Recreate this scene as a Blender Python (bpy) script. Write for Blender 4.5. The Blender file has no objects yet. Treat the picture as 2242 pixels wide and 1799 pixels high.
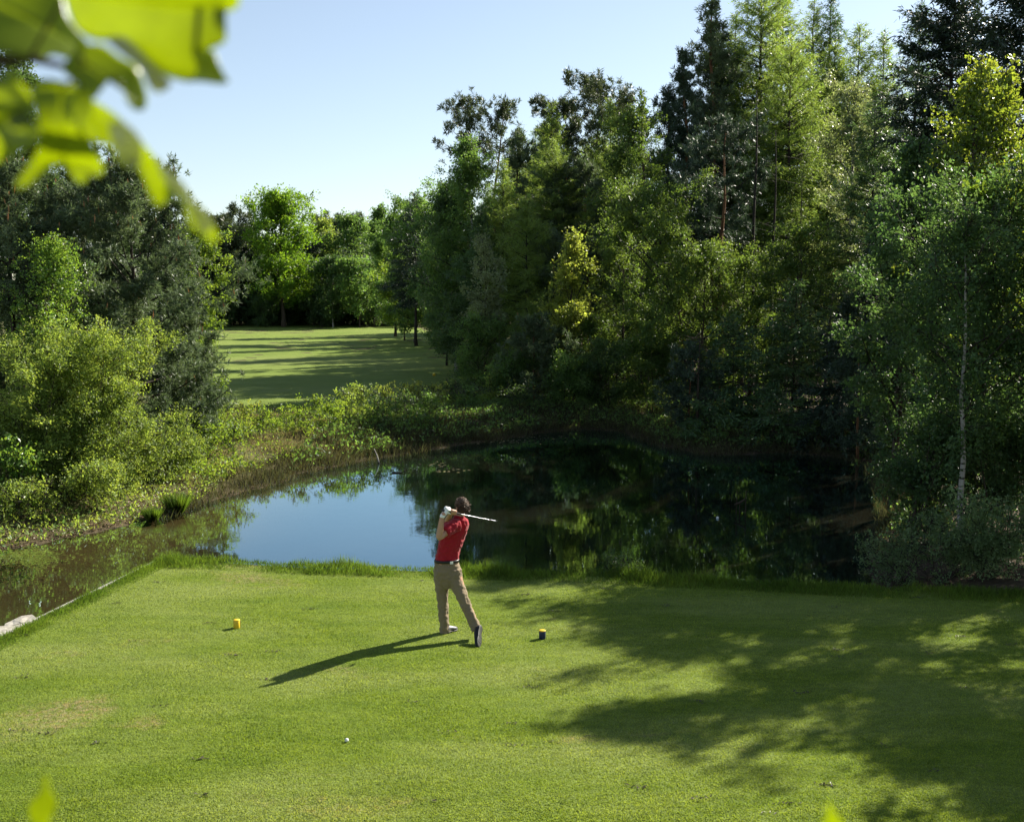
import bpy, math, zlib
import numpy as np
from mathutils import Vector

C = bpy.context.scene.collection
RG = np.random.default_rng(11)
PI = math.pi
F, CX, CY, CAMZ = 1100.0, 512.0, 410.5, 4.3
PITCH = math.atan(112.5 / F)
SUN_AZ, SUN_EL = math.radians(39), math.radians(34)      # azimuth from +X towards +Y


# ---------------------------------------------------------------- picture plane -> world points
def ray(px, py):
    f = np.array([0, math.cos(PITCH), -math.sin(PITCH)])
    u = np.array([0, math.sin(PITCH), math.cos(PITCH)])
    return f * F + np.array([1.0, 0, 0]) * (px - CX) + u * (CY - py)


def gp(px, py, z=0.0):
    d = ray(px, py)
    t = (z - CAMZ) / d[2]
    return np.array([d[0] * t, d[1] * t, z])


def at(px, py, y):
    d = ray(px, py)
    t = y / d[1]
    return np.array([d[0] * t, y, CAMZ + d[2] * t])


# ---------------------------------------------------------------- mesh helpers
def make_mesh(name, V, quads=None, tris=None, mats=(), smooth=False, midx=None):
    me = bpy.data.meshes.new(name)
    V = np.asarray(V, dtype=np.float32).reshape(-1, 3)
    q = np.zeros((0, 4), np.int32) if quads is None else np.asarray(quads, np.int32).reshape(-1, 4)
    t = np.zeros((0, 3), np.int32) if tris is None else np.asarray(tris, np.int32).reshape(-1, 3)
    me.vertices.add(len(V))
    me.vertices.foreach_set("co", V.ravel())
    me.loops.add(q.size + t.size)
    me.loops.foreach_set("vertex_index", np.concatenate([q.ravel(), t.ravel()]))
    n = len(q) + len(t)
    me.polygons.add(n)
    start = np.concatenate([np.arange(len(q)) * 4, q.size + np.arange(len(t)) * 3]).astype(np.int32)
    me.polygons.foreach_set("loop_start", start)
    for m in mats:
        me.materials.append(m)
    if midx is not None:
        me.polygons.foreach_set("material_index", np.asarray(midx, np.int32))
    me.polygons.foreach_set("use_smooth", np.full(n, bool(smooth)))
    me.update(calc_edges=True)
    me.validate()
    return me


def link(name, me, parent=None, loc=None, rz=0.0):
    o = bpy.data.objects.new(name, me)
    C.objects.link(o)
    if parent is not None:
        o.parent = parent
    if loc is not None:
        o.location = loc
    o.rotation_euler = (0, 0, rz)
    return o


def tag(o, label=None, cat=None, group=None, kind=None):
    if label:
        o["label"] = label
    if cat:
        o["category"] = cat
    if group:
        o["group"] = group
    if kind:
        o["kind"] = kind
    return o


def empty(name, loc, rz=0.0):
    o = bpy.data.objects.new(name, None)
    C.objects.link(o)
    o.location = loc
    o.rotation_euler = (0, 0, rz)
    o.empty_display_size = 0.2
    return o


def nrm(v):
    v = np.asarray(v, float)
    return v / np.maximum(np.linalg.norm(v, axis=-1, keepdims=True), 1e-9)


class MB:
    """collects tubes, sticks, leaves and loose faces into one mesh"""

    def __init__(s):
        s.V, s.Q, s.T, s.MQ, s.MT, s.n = [], [], [], [], [], 0

    def add(s, V, Q=None, T=None, m=0):
        V = np.asarray(V, float).reshape(-1, 3)
        if Q is not None and len(Q):
            Q = np.asarray(Q, np.int64).reshape(-1, 4)
            s.Q.append(Q + s.n)
            s.MQ.append(np.full(len(Q), m))
        if T is not None and len(T):
            T = np.asarray(T, np.int64).reshape(-1, 3)
            s.T.append(T + s.n)
            s.MT.append(np.full(len(T), m))
        s.V.append(V)
        s.n += len(V)

    def tube(s, P, R, k=6, m=0, cap=True, sx=None):
        P = np.asarray(P, float)
        R = np.broadcast_to(np.asarray(R, float), (len(P),))
        T = nrm(np.gradient(P, axis=0))
        ref = np.array([0.31, 0.95, 0.05]) if abs(T[:, 2]).mean() > 0.7 else np.array([0.05, 0.1, 1.0])
        U = nrm(np.cross(ref[None], T))
        W = np.cross(T, U)
        a = np.arange(k) * 2 * PI / k
        ring = np.cos(a)[None, :, None] * U[:, None] + np.sin(a)[None, :, None] * W[:, None]
        V = P[:, None] + ring * R[:, None, None]
        n = len(P)
        i = np.arange(n - 1)[:, None] * k
        j = np.arange(k)[None]
        Q = np.stack([i + j, i + (j + 1) % k, i + k + (j + 1) % k, i + k + j], -1).reshape(-1, 4)
        V = V.reshape(-1, 3)
        Tt = None
        if cap:
            V = np.vstack([V, P[0], P[-1]])
            jj = np.arange(k)
            Tt = np.vstack([np.stack([np.full(k, n * k), (jj + 1) % k, jj], -1),
                            np.stack([np.full(k, n * k + 1), (n - 1) * k + jj, (n - 1) * k + (jj + 1) % k], -1)])
        s.add(V, Q, Tt, m)

    def sticks(s, A, B, ra, rb, m=0, k=3):
        A, B = np.asarray(A, float), np.asarray(B, float)
        if not len(A):
            return
        T = nrm(B - A)
        ref = np.where(np.abs(T[:, 2:3]) > 0.8, np.array([[1.0, 0, 0]]), np.array([[0, 0, 1.0]]))
        U = nrm(np.cross(ref, T))
        W = np.cross(T, U)
        a = np.arange(k) * 2 * PI / k
        ring = np.cos(a)[None, :, None] * U[:, None] + np.sin(a)[None, :, None] * W[:, None]
        ra = np.broadcast_to(np.asarray(ra, float), (len(A),))[:, None, None]
        rb = np.broadcast_to(np.asarray(rb, float), (len(A),))[:, None, None]
        V = np.concatenate([A[:, None] + ring * ra, B[:, None] + ring * rb], 1).reshape(-1, 3)
        base = np.arange(len(A))[:, None] * 2 * k
        j = np.arange(k)[None]
        Q = np.stack([base + j, base + (j + 1) % k, base + k + (j + 1) % k, base + k + j], -1).reshape(-1, 4)
        s.add(V, Q, None, m)

    def leaves(s, P, A, N, L, W, fold=0.12, m=0, mid=0.45):
        P = np.asarray(P, float)
        n = len(P)
        if not n:
            return
        A = nrm(A)
        S = nrm(np.cross(A, N))
        N2 = np.cross(S, A)
        L = np.broadcast_to(np.asarray(L, float), (n,))[:, None]
        W = np.broadcast_to(np.asarray(W, float), (n,))[:, None]
        c = P + A * L * mid + N2 * W * fold
        V = np.stack([P, c + S * W * 0.5, P + A * L, c - S * W * 0.5], 1).reshape(-1, 3)
        Q = np.arange(n * 4).reshape(-1, 4)
        s.add(V, Q, None, m)

    def box(s, c, size, rz=0.0, m=0):
        x, y, z = [v / 2 for v in size]
        V = np.array([[-x, -y, -z], [x, -y, -z], [x, y, -z], [-x, y, -z], [-x, -y, z], [x, -y, z], [x, y, z], [-x, y, z]])
        ca, sa = math.cos(rz), math.sin(rz)
        V = V @ np.array([[ca, sa, 0], [-sa, ca, 0], [0, 0, 1]]) + np.asarray(c, float)
        s.add(V, [[0, 3, 2, 1], [4, 5, 6, 7], [0, 1, 5, 4], [1, 2, 6, 5], [2, 3, 7, 6], [3, 0, 4, 7]], None, m)

    def mesh(s, name, mats=(), smooth=False):
        V = np.vstack(s.V) if s.V else np.zeros((0, 3))
        Q = np.vstack(s.Q) if s.Q else None
        T = np.vstack(s.T) if s.T else None
        mi = np.concatenate((s.MQ or [np.zeros(0)]) + (s.MT or [np.zeros(0)]))
        return make_mesh(name, V, Q, T, mats, smooth, mi)

    def build(s, name, mats, parent=None, smooth=False, loc=None):
        if not isinstance(mats, (list, tuple)):
            mats = [mats]
        return link(name, s.mesh(name, mats, smooth), parent, loc)


# ---------------------------------------------------------------- materials
class NT:
    def __init__(s, name):
        s.m = bpy.data.materials.new(name)
        s.m.use_nodes = True
        s.t = s.m.node_tree
        s.t.nodes.clear()
        s.out = s.n("ShaderNodeOutputMaterial")

    def n(s, typ, **kw):
        nd = s.t.nodes.new(typ)
        for k, v in kw.items():
            if k in nd.inputs.keys():
                if hasattr(v, "bl_rna") and isinstance(v, bpy.types.NodeSocket):
                    s.t.links.new(v, nd.inputs[k])
                else:
                    nd.inputs[k].default_value = v
            else:
                setattr(nd, k, v)
        return nd

    def l(s, a, b):
        s.t.links.new(a, b)

    def noise(s, co, scale, detail=4, rough=0.55, dist=0.0):
        nd = s.n("ShaderNodeTexNoise", Scale=scale, Detail=detail, Roughness=rough, Distortion=dist)
        if co is not None:
            s.l(co, nd.inputs["Vector"])
        return nd.outputs["Fac"]

    def ramp(s, fac, stops, interp="LINEAR"):
        r = s.n("ShaderNodeValToRGB")
        r.color_ramp.interpolation = interp
        e = r.color_ramp.elements
        while len(e) < len(stops):
            e.new(0.5)
        for x, (p, c) in zip(e, stops):
            x.position = p
            x.color = (c, c, c, 1) if isinstance(c, (int, float)) else (*c, 1)
        s.l(fac, r.inputs[0])
        return r.outputs[0]

    def mix(s, fac, a, b, mode="MIX"):
        nd = s.n("ShaderNodeMix", data_type="RGBA", blend_type=mode)
        for sock, v in ((nd.inputs[0], fac), (nd.inputs[6], a), (nd.inputs[7], b)):
            if isinstance(v, bpy.types.NodeSocket):
                s.l(v, sock)
            elif isinstance(v, (int, float)):
                sock.default_value = v
            else:
                sock.default_value = (*v, 1)
        return nd.outputs[2]

    def mapr(s, v, a, b, c, d):
        nd = s.n("ShaderNodeMapRange")
        s.l(v, nd.inputs[0])
        for i, x in enumerate((a, b, c, d)):
            nd.inputs[i + 1].default_value = x
        return nd.outputs[0]

    def math(s, op, a, b=0.0):
        nd = s.n("ShaderNodeMath", operation=op)
        for i, v in enumerate((a, b)):
            if isinstance(v, bpy.types.NodeSocket):
                s.l(v, nd.inputs[i])
            else:
                nd.inputs[i].default_value = v
        return nd.outputs[0]

    def obj(s, sx=1, sy=1, sz=1):
        co = s.n("ShaderNodeTexCoord").outputs["Object"]
        if (sx, sy, sz) != (1, 1, 1):
            mp = s.n("ShaderNodeMapping")
            mp.inputs["Scale"].default_value = (sx, sy, sz)
            s.l(co, mp.inputs["Vector"])
            co = mp.outputs[0]
        return co

    def bump(s, h, strength=0.4, dist=0.02):
        b = s.n("ShaderNodeBump", Strength=strength, Distance=dist)
        s.l(h, b.inputs["Height"])
        return b.outputs[0]

    def pbr(s, col, rough=0.7, spec=0.3, normal=None, **kw):
        p = s.n("ShaderNodeBsdfPrincipled")
        for k, v in [("Base Color", col), ("Roughness", rough), ("Specular IOR Level", spec)] + list(kw.items()):
            if isinstance(v, bpy.types.NodeSocket):
                s.l(v, p.inputs[k])
            elif isinstance(v, (tuple, list)):
                p.inputs[k].default_value = (*v, 1)
            else:
                p.inputs[k].default_value = v
        if normal is not None:
            s.l(normal, p.inputs["Normal"])
        return p.outputs[0]

    def done(s, shader):
        s.l(shader, s.out.inputs[0])
        return s.m


def leaf_mat(name, col, tr, tfac=0.46, var=0.25, rough=0.45, spec=0.3, hue=0.012, clump=0.9):
    t = NT(name)
    rnd = t.n("ShaderNodeNewGeometry").outputs["Random Per Island"]
    big = t.noise(t.obj(), clump, 2)
    v = t.math("MULTIPLY", t.mapr(rnd, 0, 1, 1 - var, 1 + var), t.mapr(big, 0.3, 0.7, 0.72, 1.3))
    h = t.math("ADD", t.mapr(rnd, 0, 1, 0.5 - hue, 0.5 + hue), t.mapr(big, 0.3, 0.7, 0.008, -0.012))

    def hsv(c):
        n = t.n("ShaderNodeHueSaturation", Color=(*c, 1))
        t.l(v, n.inputs["Value"])
        t.l(h, n.inputs["Hue"])
        return n.outputs[0]
    p = t.pbr(hsv(col), rough, spec)
    b = t.n("ShaderNodeBsdfTranslucent")
    t.l(hsv(tr), b.inputs["Color"])
    m = t.n("ShaderNodeMixShader", Fac=tfac)
    t.l(p, m.inputs[1])
    t.l(b.outputs[0], m.inputs[2])
    return t.done(m.outputs[0])


def bark_mat(name, a, b, scale=6.0, sz=0.25, bands=None):
    t = NT(name)
    co = t.obj(1, 1, sz)
    f = t.noise(co, scale, 6, 0.65)
    c = t.mix(t.ramp(f, [(0.35, 0.0), (0.65, 1.0)]), a, b)
    if bands:
        w = t.noise(t.obj(1.2, 1.2, 9.0), 2.2, 3, 0.6)
        c = t.mix(t.ramp(w, [(0.55, 0.0), (0.63, 1.0)]), c, bands)
    return t.done(t.pbr(c, 0.9, 0.15, t.bump(f, 0.6, 0.03)))


M = {}
M["birch_leaf"] = leaf_mat("birch leaf", (0.078, 0.140, 0.040), (0.20, 0.34, 0.05))
M["fresh_leaf"] = leaf_mat("fresh leaf", (0.084, 0.150, 0.028), (0.28, 0.40, 0.032), tfac=0.5)
M["wood_leaf"] = leaf_mat("leaf dimmed inside the wood", (0.072, 0.125, 0.030), (0.18, 0.27, 0.032))  # fresh leaf with the wood's dimmer light put into its colour
M["oak_leaf"] = leaf_mat("oak crown leaf", (0.085, 0.159, 0.020), (0.260, 0.442, 0.021))
M["yellow_leaf"] = leaf_mat("yellow spring leaf", (0.150, 0.190, 0.040), (0.38, 0.45, 0.055), tfac=0.52)
M["maple_leaf"] = leaf_mat("maple leaf", (0.061, 0.116, 0.029), (0.32, 0.40, 0.03), tfac=0.5, spec=0.6, rough=0.32)
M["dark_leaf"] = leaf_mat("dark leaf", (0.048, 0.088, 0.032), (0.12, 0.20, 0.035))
M["pale_leaf"] = leaf_mat("pale leaf", (0.168, 0.204, 0.102), (0.312, 0.372, 0.108), spec=0.6, rough=0.35)
M["shade_leaf"] = leaf_mat("birch leaf darkened for shade", (0.062, 0.112, 0.042), (0.13, 0.23, 0.045))  # birch leaf colour darkened to stand for shade
M["willow_leaf"] = leaf_mat("willow leaf", (0.155, 0.220, 0.052), (0.38, 0.49, 0.060), var=0.35)
M["bright_leaf"] = leaf_mat("bright leaf", (0.104, 0.195, 0.032), (0.286, 0.442, 0.039), spec=0.55, rough=0.35)
M["larch"] = leaf_mat("larch needles", (0.098, 0.155, 0.036), (0.30, 0.42, 0.06), tfac=0.46, var=0.255)
M["larch_dark"] = leaf_mat("darkened larch needles", (0.060, 0.112, 0.042), (0.14, 0.24, 0.05), tfac=0.3, var=0.35)  # larch colour darkened for shaded larches, also used on dark conifers
M["pine"] = leaf_mat("pine needles", (0.060, 0.088, 0.044), (0.098, 0.130, 0.039), tfac=0.25, var=0.3, hue=0.01)
M["pine_grey"] = leaf_mat("grey pine needles", (0.092, 0.132, 0.064), (0.13, 0.185, 0.065), tfac=0.36, var=0.3, hue=0.01)
M["pine_blue"] = leaf_mat("blue pine needles", (0.048, 0.080, 0.046), (0.075, 0.12, 0.05), tfac=0.2, var=0.3, hue=0.01)
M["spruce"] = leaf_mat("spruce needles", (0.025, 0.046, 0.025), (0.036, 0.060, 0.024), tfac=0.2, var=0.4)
M["candle"] = leaf_mat("pine candle", (0.360, 0.200, 0.090), (0.400, 0.200, 0.080), tfac=0.2, var=0.25)
M["reed"] = leaf_mat("bank rush", (0.064, 0.061, 0.026), (0.096, 0.096, 0.028), tfac=0.35, var=0.5, hue=0.04)
M["heath"] = leaf_mat("heath", (0.24, 0.20, 0.095), (0.26, 0.23, 0.08), tfac=0.35, var=0.5, hue=0.03)
M["fringe"] = leaf_mat("edge grass", (0.072, 0.125, 0.016), (0.15, 0.24, 0.018), tfac=0.42, var=0.4)
M["bark"] = bark_mat("brown bark", (0.035, 0.026, 0.018), (0.085, 0.066, 0.048))
M["bark_dark"] = bark_mat("dark bark", (0.018, 0.015, 0.012), (0.05, 0.042, 0.034))
M["bark_pine"] = bark_mat("pine bark", (0.10, 0.048, 0.024), (0.24, 0.12, 0.06))
M["bark_birch"] = bark_mat("birch bark", (0.26, 0.24, 0.21), (0.42, 0.39, 0.35), bands=(0.03, 0.027, 0.024))
# ---------------------------------------------------------------- the setting: ground, pond, tee, fairway
ZW = -0.40
far_px = [(0, 552), (70, 537), (150, 520), (205, 503), (260, 488), (300, 474), (350, 463), (400, 455), (450, 446),
          (500, 439), (545, 432), (585, 429), (622, 431), (665, 447), (712, 455), (780, 452), (836, 456), (869, 463), (884, 490), (888, 520), (880, 545), (866, 575)]
back_px = [(157, 561), (220, 562), (300, 567), (440, 571), (600, 576), (700, 581), (860, 589), (1024, 594)]
pond = [(-7.4, 3.5), (-13, 4), (-15.5, 10), (-14.5, 17.5)] + [tuple(gp(x, y, ZW)[:2]) for x, y in far_px]
tee_back = [tuple(gp(x, y, 0)[:2]) for x, y in back_px]
tee_left0 = tuple(gp(0, 638, 0)[:2])
dl = np.array(tee_back[0]) - np.array(tee_left0)
tee_left1 = tuple(np.array(tee_left0) - dl * 2.4)
# the pond runs along (and a little under) the tee's back and left edges
pond += [(tee_back[6][0], tee_back[6][1] - 0.3)] + [(x, y - 0.5) for x, y in tee_back[5:0:-1]] + [(tee_back[0][0] + 0.4, tee_back[0][1] - 0.4), (tee_left0[0] + 0.3, tee_left0[1])]
pond = np.array(pond)
tee_poly = np.array([tee_left1] + [tee_left0] + tee_back + [(17.0, tee_back[-1][1] - 1.6), (18.0, -6.0), (tee_left1[0], -6.0)])


def inside(P, poly):
    x, y = P[:, 0], P[:, 1]
    r = np.zeros(len(P), bool)
    j = len(poly) - 1
    for i in range(len(poly)):
        xi, yi = poly[i]
        xj, yj = poly[j]
        c = ((yi > y) != (yj > y)) & (x < (xj - xi) * (y - yi) / (yj - yi + 1e-12) + xi)
        r ^= c
        j = i
    return r


def sdist(P, poly):
    P = np.asarray(P, float)
    d = np.full(len(P), 1e9)
    for i in range(len(poly)):
        a, b = poly[i - 1], poly[i]
        ab = b - a
        t = np.clip(((P - a) @ ab) / (ab @ ab), 0, 1)
        d = np.minimum(d, np.linalg.norm(P - (a + t[:, None] * ab), axis=1))
    return np.where(inside(P, poly), -d, d)


def wob(x, y, s=1.0, seed=0.0):
    return (np.sin(x * 1.3 * s + 1.7 * np.sin(y * 0.9 * s + seed) + seed) + np.sin(y * 1.7 * s + 1.3 * np.sin(x * 1.1 * s) + 2 * seed)
            + 0.6 * np.sin(x * 2.9 * s + y * 2.3 * s + 3 * seed)) / 2.6


def height(P):
    P = np.asarray(P, float).reshape(-1, 2)
    x, y = P[:, 0], P[:, 1]
    sd = sdist(P, pond) + 0.18 * wob(x, y, 1.6) * (np.abs(y - 20) < 60)
    s = np.clip(sd / 2.2, 0, 1)
    s = s * s * (3 - 2 * s)
    zo = ZW + 0.03 + 0.40 * s + 0.05 * wob(x, y, 0.8, 1.0) * s + 0.025 * wob(x, y, 3.1, 2.0)
    shal = np.clip((-4.5 - x) / 3.0, 0, 1)
    zi = ZW - 0.03 - np.minimum(0.95 - 0.68 * shal, np.maximum(0, -sd) * 0.22) + 0.03 * wob(x, y, 2.0)
    z = np.where(sd > 0, zo, zi)
    far = np.clip((y - 60) / 120, 0, 1)
    z = z + far * 0.25 * wob(x, y, 0.05)
    z = z + np.clip((x - 8) / 60, 0, 1) * np.clip((y - 30) / 60, 0, 1) * 1.5     # the wood stands on slightly rising ground
    z = np.where(sdist(P, tee_poly) < 0.15, np.minimum(z, -0.5), z)
    return z


def ground_z(x, y):
    return float(height(np.array([[x, y]]))[0])


def axis(lo, hi, fine_lo, fine_hi, step):
    a = list(np.arange(fine_lo, fine_hi, step))
    s, v = step, fine_hi
    while v < hi:
        a.append(v)
        s *= 1.18
        v += s
    a.append(hi)
    s, v, b = step, fine_lo, []
    while v > lo:
        s *= 1.18
        v -= s
        b.append(max(v, lo))
    return np.array(b[::-1] + a)


gx = axis(-1500, 1500, -20, 22, 0.35)
gy = axis(-200, 2500, 3, 60, 0.35)
XX, YY = np.meshgrid(gx, gy)
GP_ = np.stack([XX.ravel(), YY.ravel()], 1)
GZ = height(GP_)
ni, nj = len(gx), len(gy)
ii = (np.arange(nj - 1)[:, None] * ni + np.arange(ni - 1)[None]).ravel()
GQ = np.stack([ii, ii + 1, ii + 1 + ni, ii + ni], 1)

t = NT("rough ground")
co = t.obj()
n1, n2, n3 = t.noise(co, 0.35, 5, 0.6), t.noise(co, 2.2, 6, 0.65), t.noise(co, 14.0, 5, 0.7)
soil = t.mix(t.ramp(n3, [(0.3, 0.0), (0.7, 1.0)]), (0.030, 0.021, 0.013), (0.105, 0.078, 0.050))
grass = t.mix(t.ramp(n2, [(0.3, 0.0), (0.7, 1.0)]), (0.050, 0.066, 0.020), (0.125, 0.110, 0.048))
sep = t.n("ShaderNodeSeparateXYZ")
t.l(co, sep.inputs[0])
wet = t.ramp(t.mapr(sep.outputs[2], ZW - 0.02, ZW + 0.26, 0, 1), [(0.0, 0.0), (1.0, 1.0)])
wood = t.math("SUBTRACT", sep.outputs[0], t.math("MULTIPLY", t.noise(co, 0.12, 2), 8.0))
wood = t.ramp(t.mapr(wood, -6, 4, 0, 1), [(0.2, 1.0), (0.8, 0.0)])
cover = t.math("MULTIPLY", t.math("MULTIPLY", wet, wood), t.ramp(n1, [(0.28, 0.35), (0.5, 1.0)]))
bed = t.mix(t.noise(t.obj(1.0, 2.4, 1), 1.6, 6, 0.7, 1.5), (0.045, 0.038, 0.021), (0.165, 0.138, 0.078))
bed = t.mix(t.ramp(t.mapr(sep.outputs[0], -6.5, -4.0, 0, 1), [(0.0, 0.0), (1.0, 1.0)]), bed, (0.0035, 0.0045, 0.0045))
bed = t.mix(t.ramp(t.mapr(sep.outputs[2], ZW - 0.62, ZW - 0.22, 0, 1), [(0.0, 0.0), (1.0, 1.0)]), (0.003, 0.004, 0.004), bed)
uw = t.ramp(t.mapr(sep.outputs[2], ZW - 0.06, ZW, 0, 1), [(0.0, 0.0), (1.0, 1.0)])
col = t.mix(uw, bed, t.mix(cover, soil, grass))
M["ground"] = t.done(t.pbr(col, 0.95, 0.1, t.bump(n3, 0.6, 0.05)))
g = link("ground", make_mesh("ground", np.column_stack([GP_, GZ]), GQ, None, [M["ground"]], True))
tag(g, kind="structure")

# --- pond water: clear brown water over its bed, mirror-like at this low angle
t = NT("pond water")
co = t.obj(1, 1.0, 1)
w1 = t.noise(co, 2.4, 3, 0.5)
w2 = t.noise(t.obj(0.5, 1.6, 1), 9.0, 2, 0.5)
calm = t.ramp(t.noise(co, 0.16, 2), [(0.4, 0.25), (0.65, 1.0)])
hgt = t.math("ADD", w1, t.math("MULTIPLY", w2, 0.3))
bmp = t.n("ShaderNodeBump", Distance=0.02)
t.l(hgt, bmp.inputs["Height"])
t.l(t.math("MULTIPLY", calm, 0.08), bmp.inputs["Strength"])
ge = t.n("ShaderNodeNewGeometry")
dt = t.n("ShaderNodeVectorMath", operation="DOT_PRODUCT")
t.l(bmp.outputs[0], dt.inputs[0])
t.l(ge.outputs["Incoming"], dt.inputs[1])
cosi = t.math("ABSOLUTE", dt.outputs["Value"])
fres = t.math("ADD", 0.05, t.math("MULTIPLY", 0.95, t.math("POWER", t.math("SUBTRACT", 1.0, cosi), 3.3)))   # Schlick, the same from both sides
gl = t.n("ShaderNodeBsdfGlossy", Color=(0.66, 0.90, 1.0, 1), Roughness=0.015)
t.l(bmp.outputs[0], gl.inputs["Normal"])
tr = t.n("ShaderNodeBsdfTransparent", Color=(0.71, 0.68, 0.54, 1))
mx = t.n("ShaderNodeMixShader")
t.l(fres, mx.inputs[0])
t.l(tr.outputs[0], mx.inputs[1])
t.l(gl.outputs[0], mx.inputs[2])
M["water"] = t.done(mx.outputs[0])
mb = MB()
wx, wy = (-16.5, 14.5), (3.0, 45.0)
mb.add([(wx[0], wy[0], ZW), (wx[1], wy[0], ZW), (wx[1], wy[1], ZW), (wx[0], wy[1], ZW)], [[0, 1, 2, 3]])
tag(mb.build("pond_water", M["water"]), kind="structure")


# --- mown turf
def turf_mat(name, a, b, pale, brown, bs=1.0, blade=False, stripes=None, spots=None):
    t = NT(name)
    co = t.obj()
    n0 = t.noise(t.obj(0.5, 1.4, 1), 0.55 * bs, 3, 0.55)
    n1 = t.noise(t.obj(0.6, 1.6, 1), 2.3 * bs, 5, 0.6)
    n2 = t.noise(co, 45.0, 3, 0.7)
    n3 = t.noise(co, 13.0, 4, 0.7)
    c = t.mix(t.ramp(n1, [(0.3, 0.0), (0.7, 1.0)]), a, b)
    c = t.mix(t.math("MULTIPLY", t.ramp(n0, [(0.42, 0.0), (0.68, 1.0)]), 0.6), c, pale)
    n4 = t.noise(t.obj(0.7, 1.5, 1), 8.0 * bs, 4, 0.65)
    c = t.mix(1.0, c, t.ramp(n4, [(0.3, 0.82), (0.5, 1.0), (0.7, 1.13)]), "MULTIPLY")
    worn = t.noise(t.obj(0.45, 1.0, 1), 0.75 * bs, 5, 0.7)
    if spots:
        ge = t.n("ShaderNodeNewGeometry").outputs["Position"]
        for (sx_, sy_, sr_) in spots:
            dn = t.n("ShaderNodeVectorMath", operation="DISTANCE")
            t.l(ge, dn.inputs[0])
            dn.inputs[1].default_value = (sx_, sy_, 0)
            worn = t.math("ADD", worn, t.mapr(dn.outputs["Value"], 0.0, sr_, 0.22, 0.0))
    wm = t.math("MULTIPLY", t.ramp(worn, [(0.60, 0.0), (0.74, 0.8)]), t.ramp(n3, [(0.42, 0.1), (0.6, 1.0)]))
    c = t.mix(wm, c, brown)
    if stripes:
        sp = t.n("ShaderNodeSeparateXYZ")
        t.l(co, sp.inputs[0])
        sn = t.math("SINE", t.math("ADD", t.math("MULTIPLY", sp.outputs[0], stripes), t.math("MULTIPLY", n0, 3.0)))
        c = t.mix(t.math("MULTIPLY", t.ramp(t.mapr(sn, -1, 1, 0, 1), [(0.4, 0.0), (0.6, 1.0)]), 0.25), c, a)
    if blade:
        rnd = t.n("ShaderNodeNewGeometry").outputs["Random Per Island"]
        c2 = t.n("ShaderNodeHueSaturation")
        t.l(c, c2.inputs["Color"])
        t.l(t.mapr(rnd, 0, 1, 0.65, 1.5), c2.inputs["Value"])
        t.l(t.mapr(rnd, 0, 1, 0.515, 0.485), c2.inputs["Hue"])
        p = t.pbr(c2.outputs[0], 0.5, 0.35)
        tl = t.n("ShaderNodeBsdfTranslucent")
        t.l(t.mix(1.0, c2.outputs[0], (1.5, 1.45, 0.7), "MULTIPLY"), tl.inputs["Color"])
        m = t.n("ShaderNodeMixShader", Fac=0.45)
        t.l(p, m.inputs[1])
        t.l(tl.outputs[0], m.inputs[2])
        return t.done(m.outputs[0])
    c = t.mix(t.ramp(n2, [(0.35, 0.55), (0.5, 0.0)]), c, tuple(v * 0.45 for v in a))
    hh = t.math("ADD", n2, t.math("MULTIPLY", n3, 0.8))
    return t.done(t.pbr(c, 0.85, 0.1, t.bump(hh, 0.9, 0.03)))


TURF = ((0.098, 0.150, 0.018), (0.152, 0.206, 0.028), (0.222, 0.260, 0.082), (0.28, 0.225, 0.125))
WORN = [tuple(gp(28, 715, 0)[:2]) + (0.9,), tuple(gp(95, 700, 0)[:2]) + (0.5,), tuple(gp(985, 765, 0)[:2]) + (0.35,), tuple(gp(150, 722, 0)[:2]) + (0.3,), tuple(gp(745, 750, 0)[:2]) + (0.25,), tuple(gp(250, 572, 0)[:2]) + (0.9,)]
M["turf"] = turf_mat("tee turf", *TURF, spots=WORN)
M["blade"] = turf_mat("tee turf blades", *[tuple(v * 1.1 for v in c) for c in TURF], blade=True, spots=WORN)
M["fairway"] = turf_mat("fairway turf", (0.128, 0.185, 0.030), (0.175, 0.230, 0.042), (0.21, 0.245, 0.07), (0.20, 0.20, 0.07), bs=0.12, stripes=0.55)

n = len(tee_poly)
import mathutils.geometry as mg
tri = mg.tessellate_polygon([[Vector((x, y, 0)) for x, y in tee_poly]])
mb = MB()
top = np.column_stack([tee_poly, np.zeros(n)])
mb.add(top, None, [tuple(a) if True else 0 for a in tri])
j = np.arange(n)
mb.add(np.vstack([top, top - [0, 0, 1.2]]), np.stack([j, (j + 1) % n, n + (j + 1) % n, n + j], 1))
tag(mb.build("tee_lawn", M["turf"]), kind="structure")

# short mown blades over the part of the tee in view
N = 560000
yy = 8.6 + (18.6 - 8.6) * RG.random(N) ** 1.15
xx = (RG.random(N) - 0.5) * 2 * (yy * 0.50 + 0.2)
P = np.stack([xx, yy], 1)
P = P[(sdist(P, tee_poly) < -0.02)]
n = len(P)
az = RG.random(n) * 2 * PI
tilt = 0.25 + 0.75 * RG.random(n)
A = np.stack([np.cos(az) * tilt, np.sin(az) * tilt, np.ones(n)], 1)
nn = np.stack([np.cos(az + 1.2), np.sin(az + 1.2), np.zeros(n)], 1)
patch = 0.75 + 0.5 * (wob(P[:, 0], P[:, 1], 2.1, 4.0) * 0.5 + 0.5)
mb = MB()
mb.leaves(np.column_stack([P, np.full(n, -0.002)]), A, nn, (0.010 + 0.010 * RG.random(n)) * patch, 0.006 + 0.004 * RG.random(n), 0.0, 0, 0.35)
tag(mb.build("mown_grass", M["blade"]), "short mown grass covering the sunlit and shaded tee", "grass", kind="stuff")

# --- fairway sheet beyond the pond
rows = np.concatenate([np.arange(39, 100, 0.8), np.arange(100, 186, 2.0)])


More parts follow.
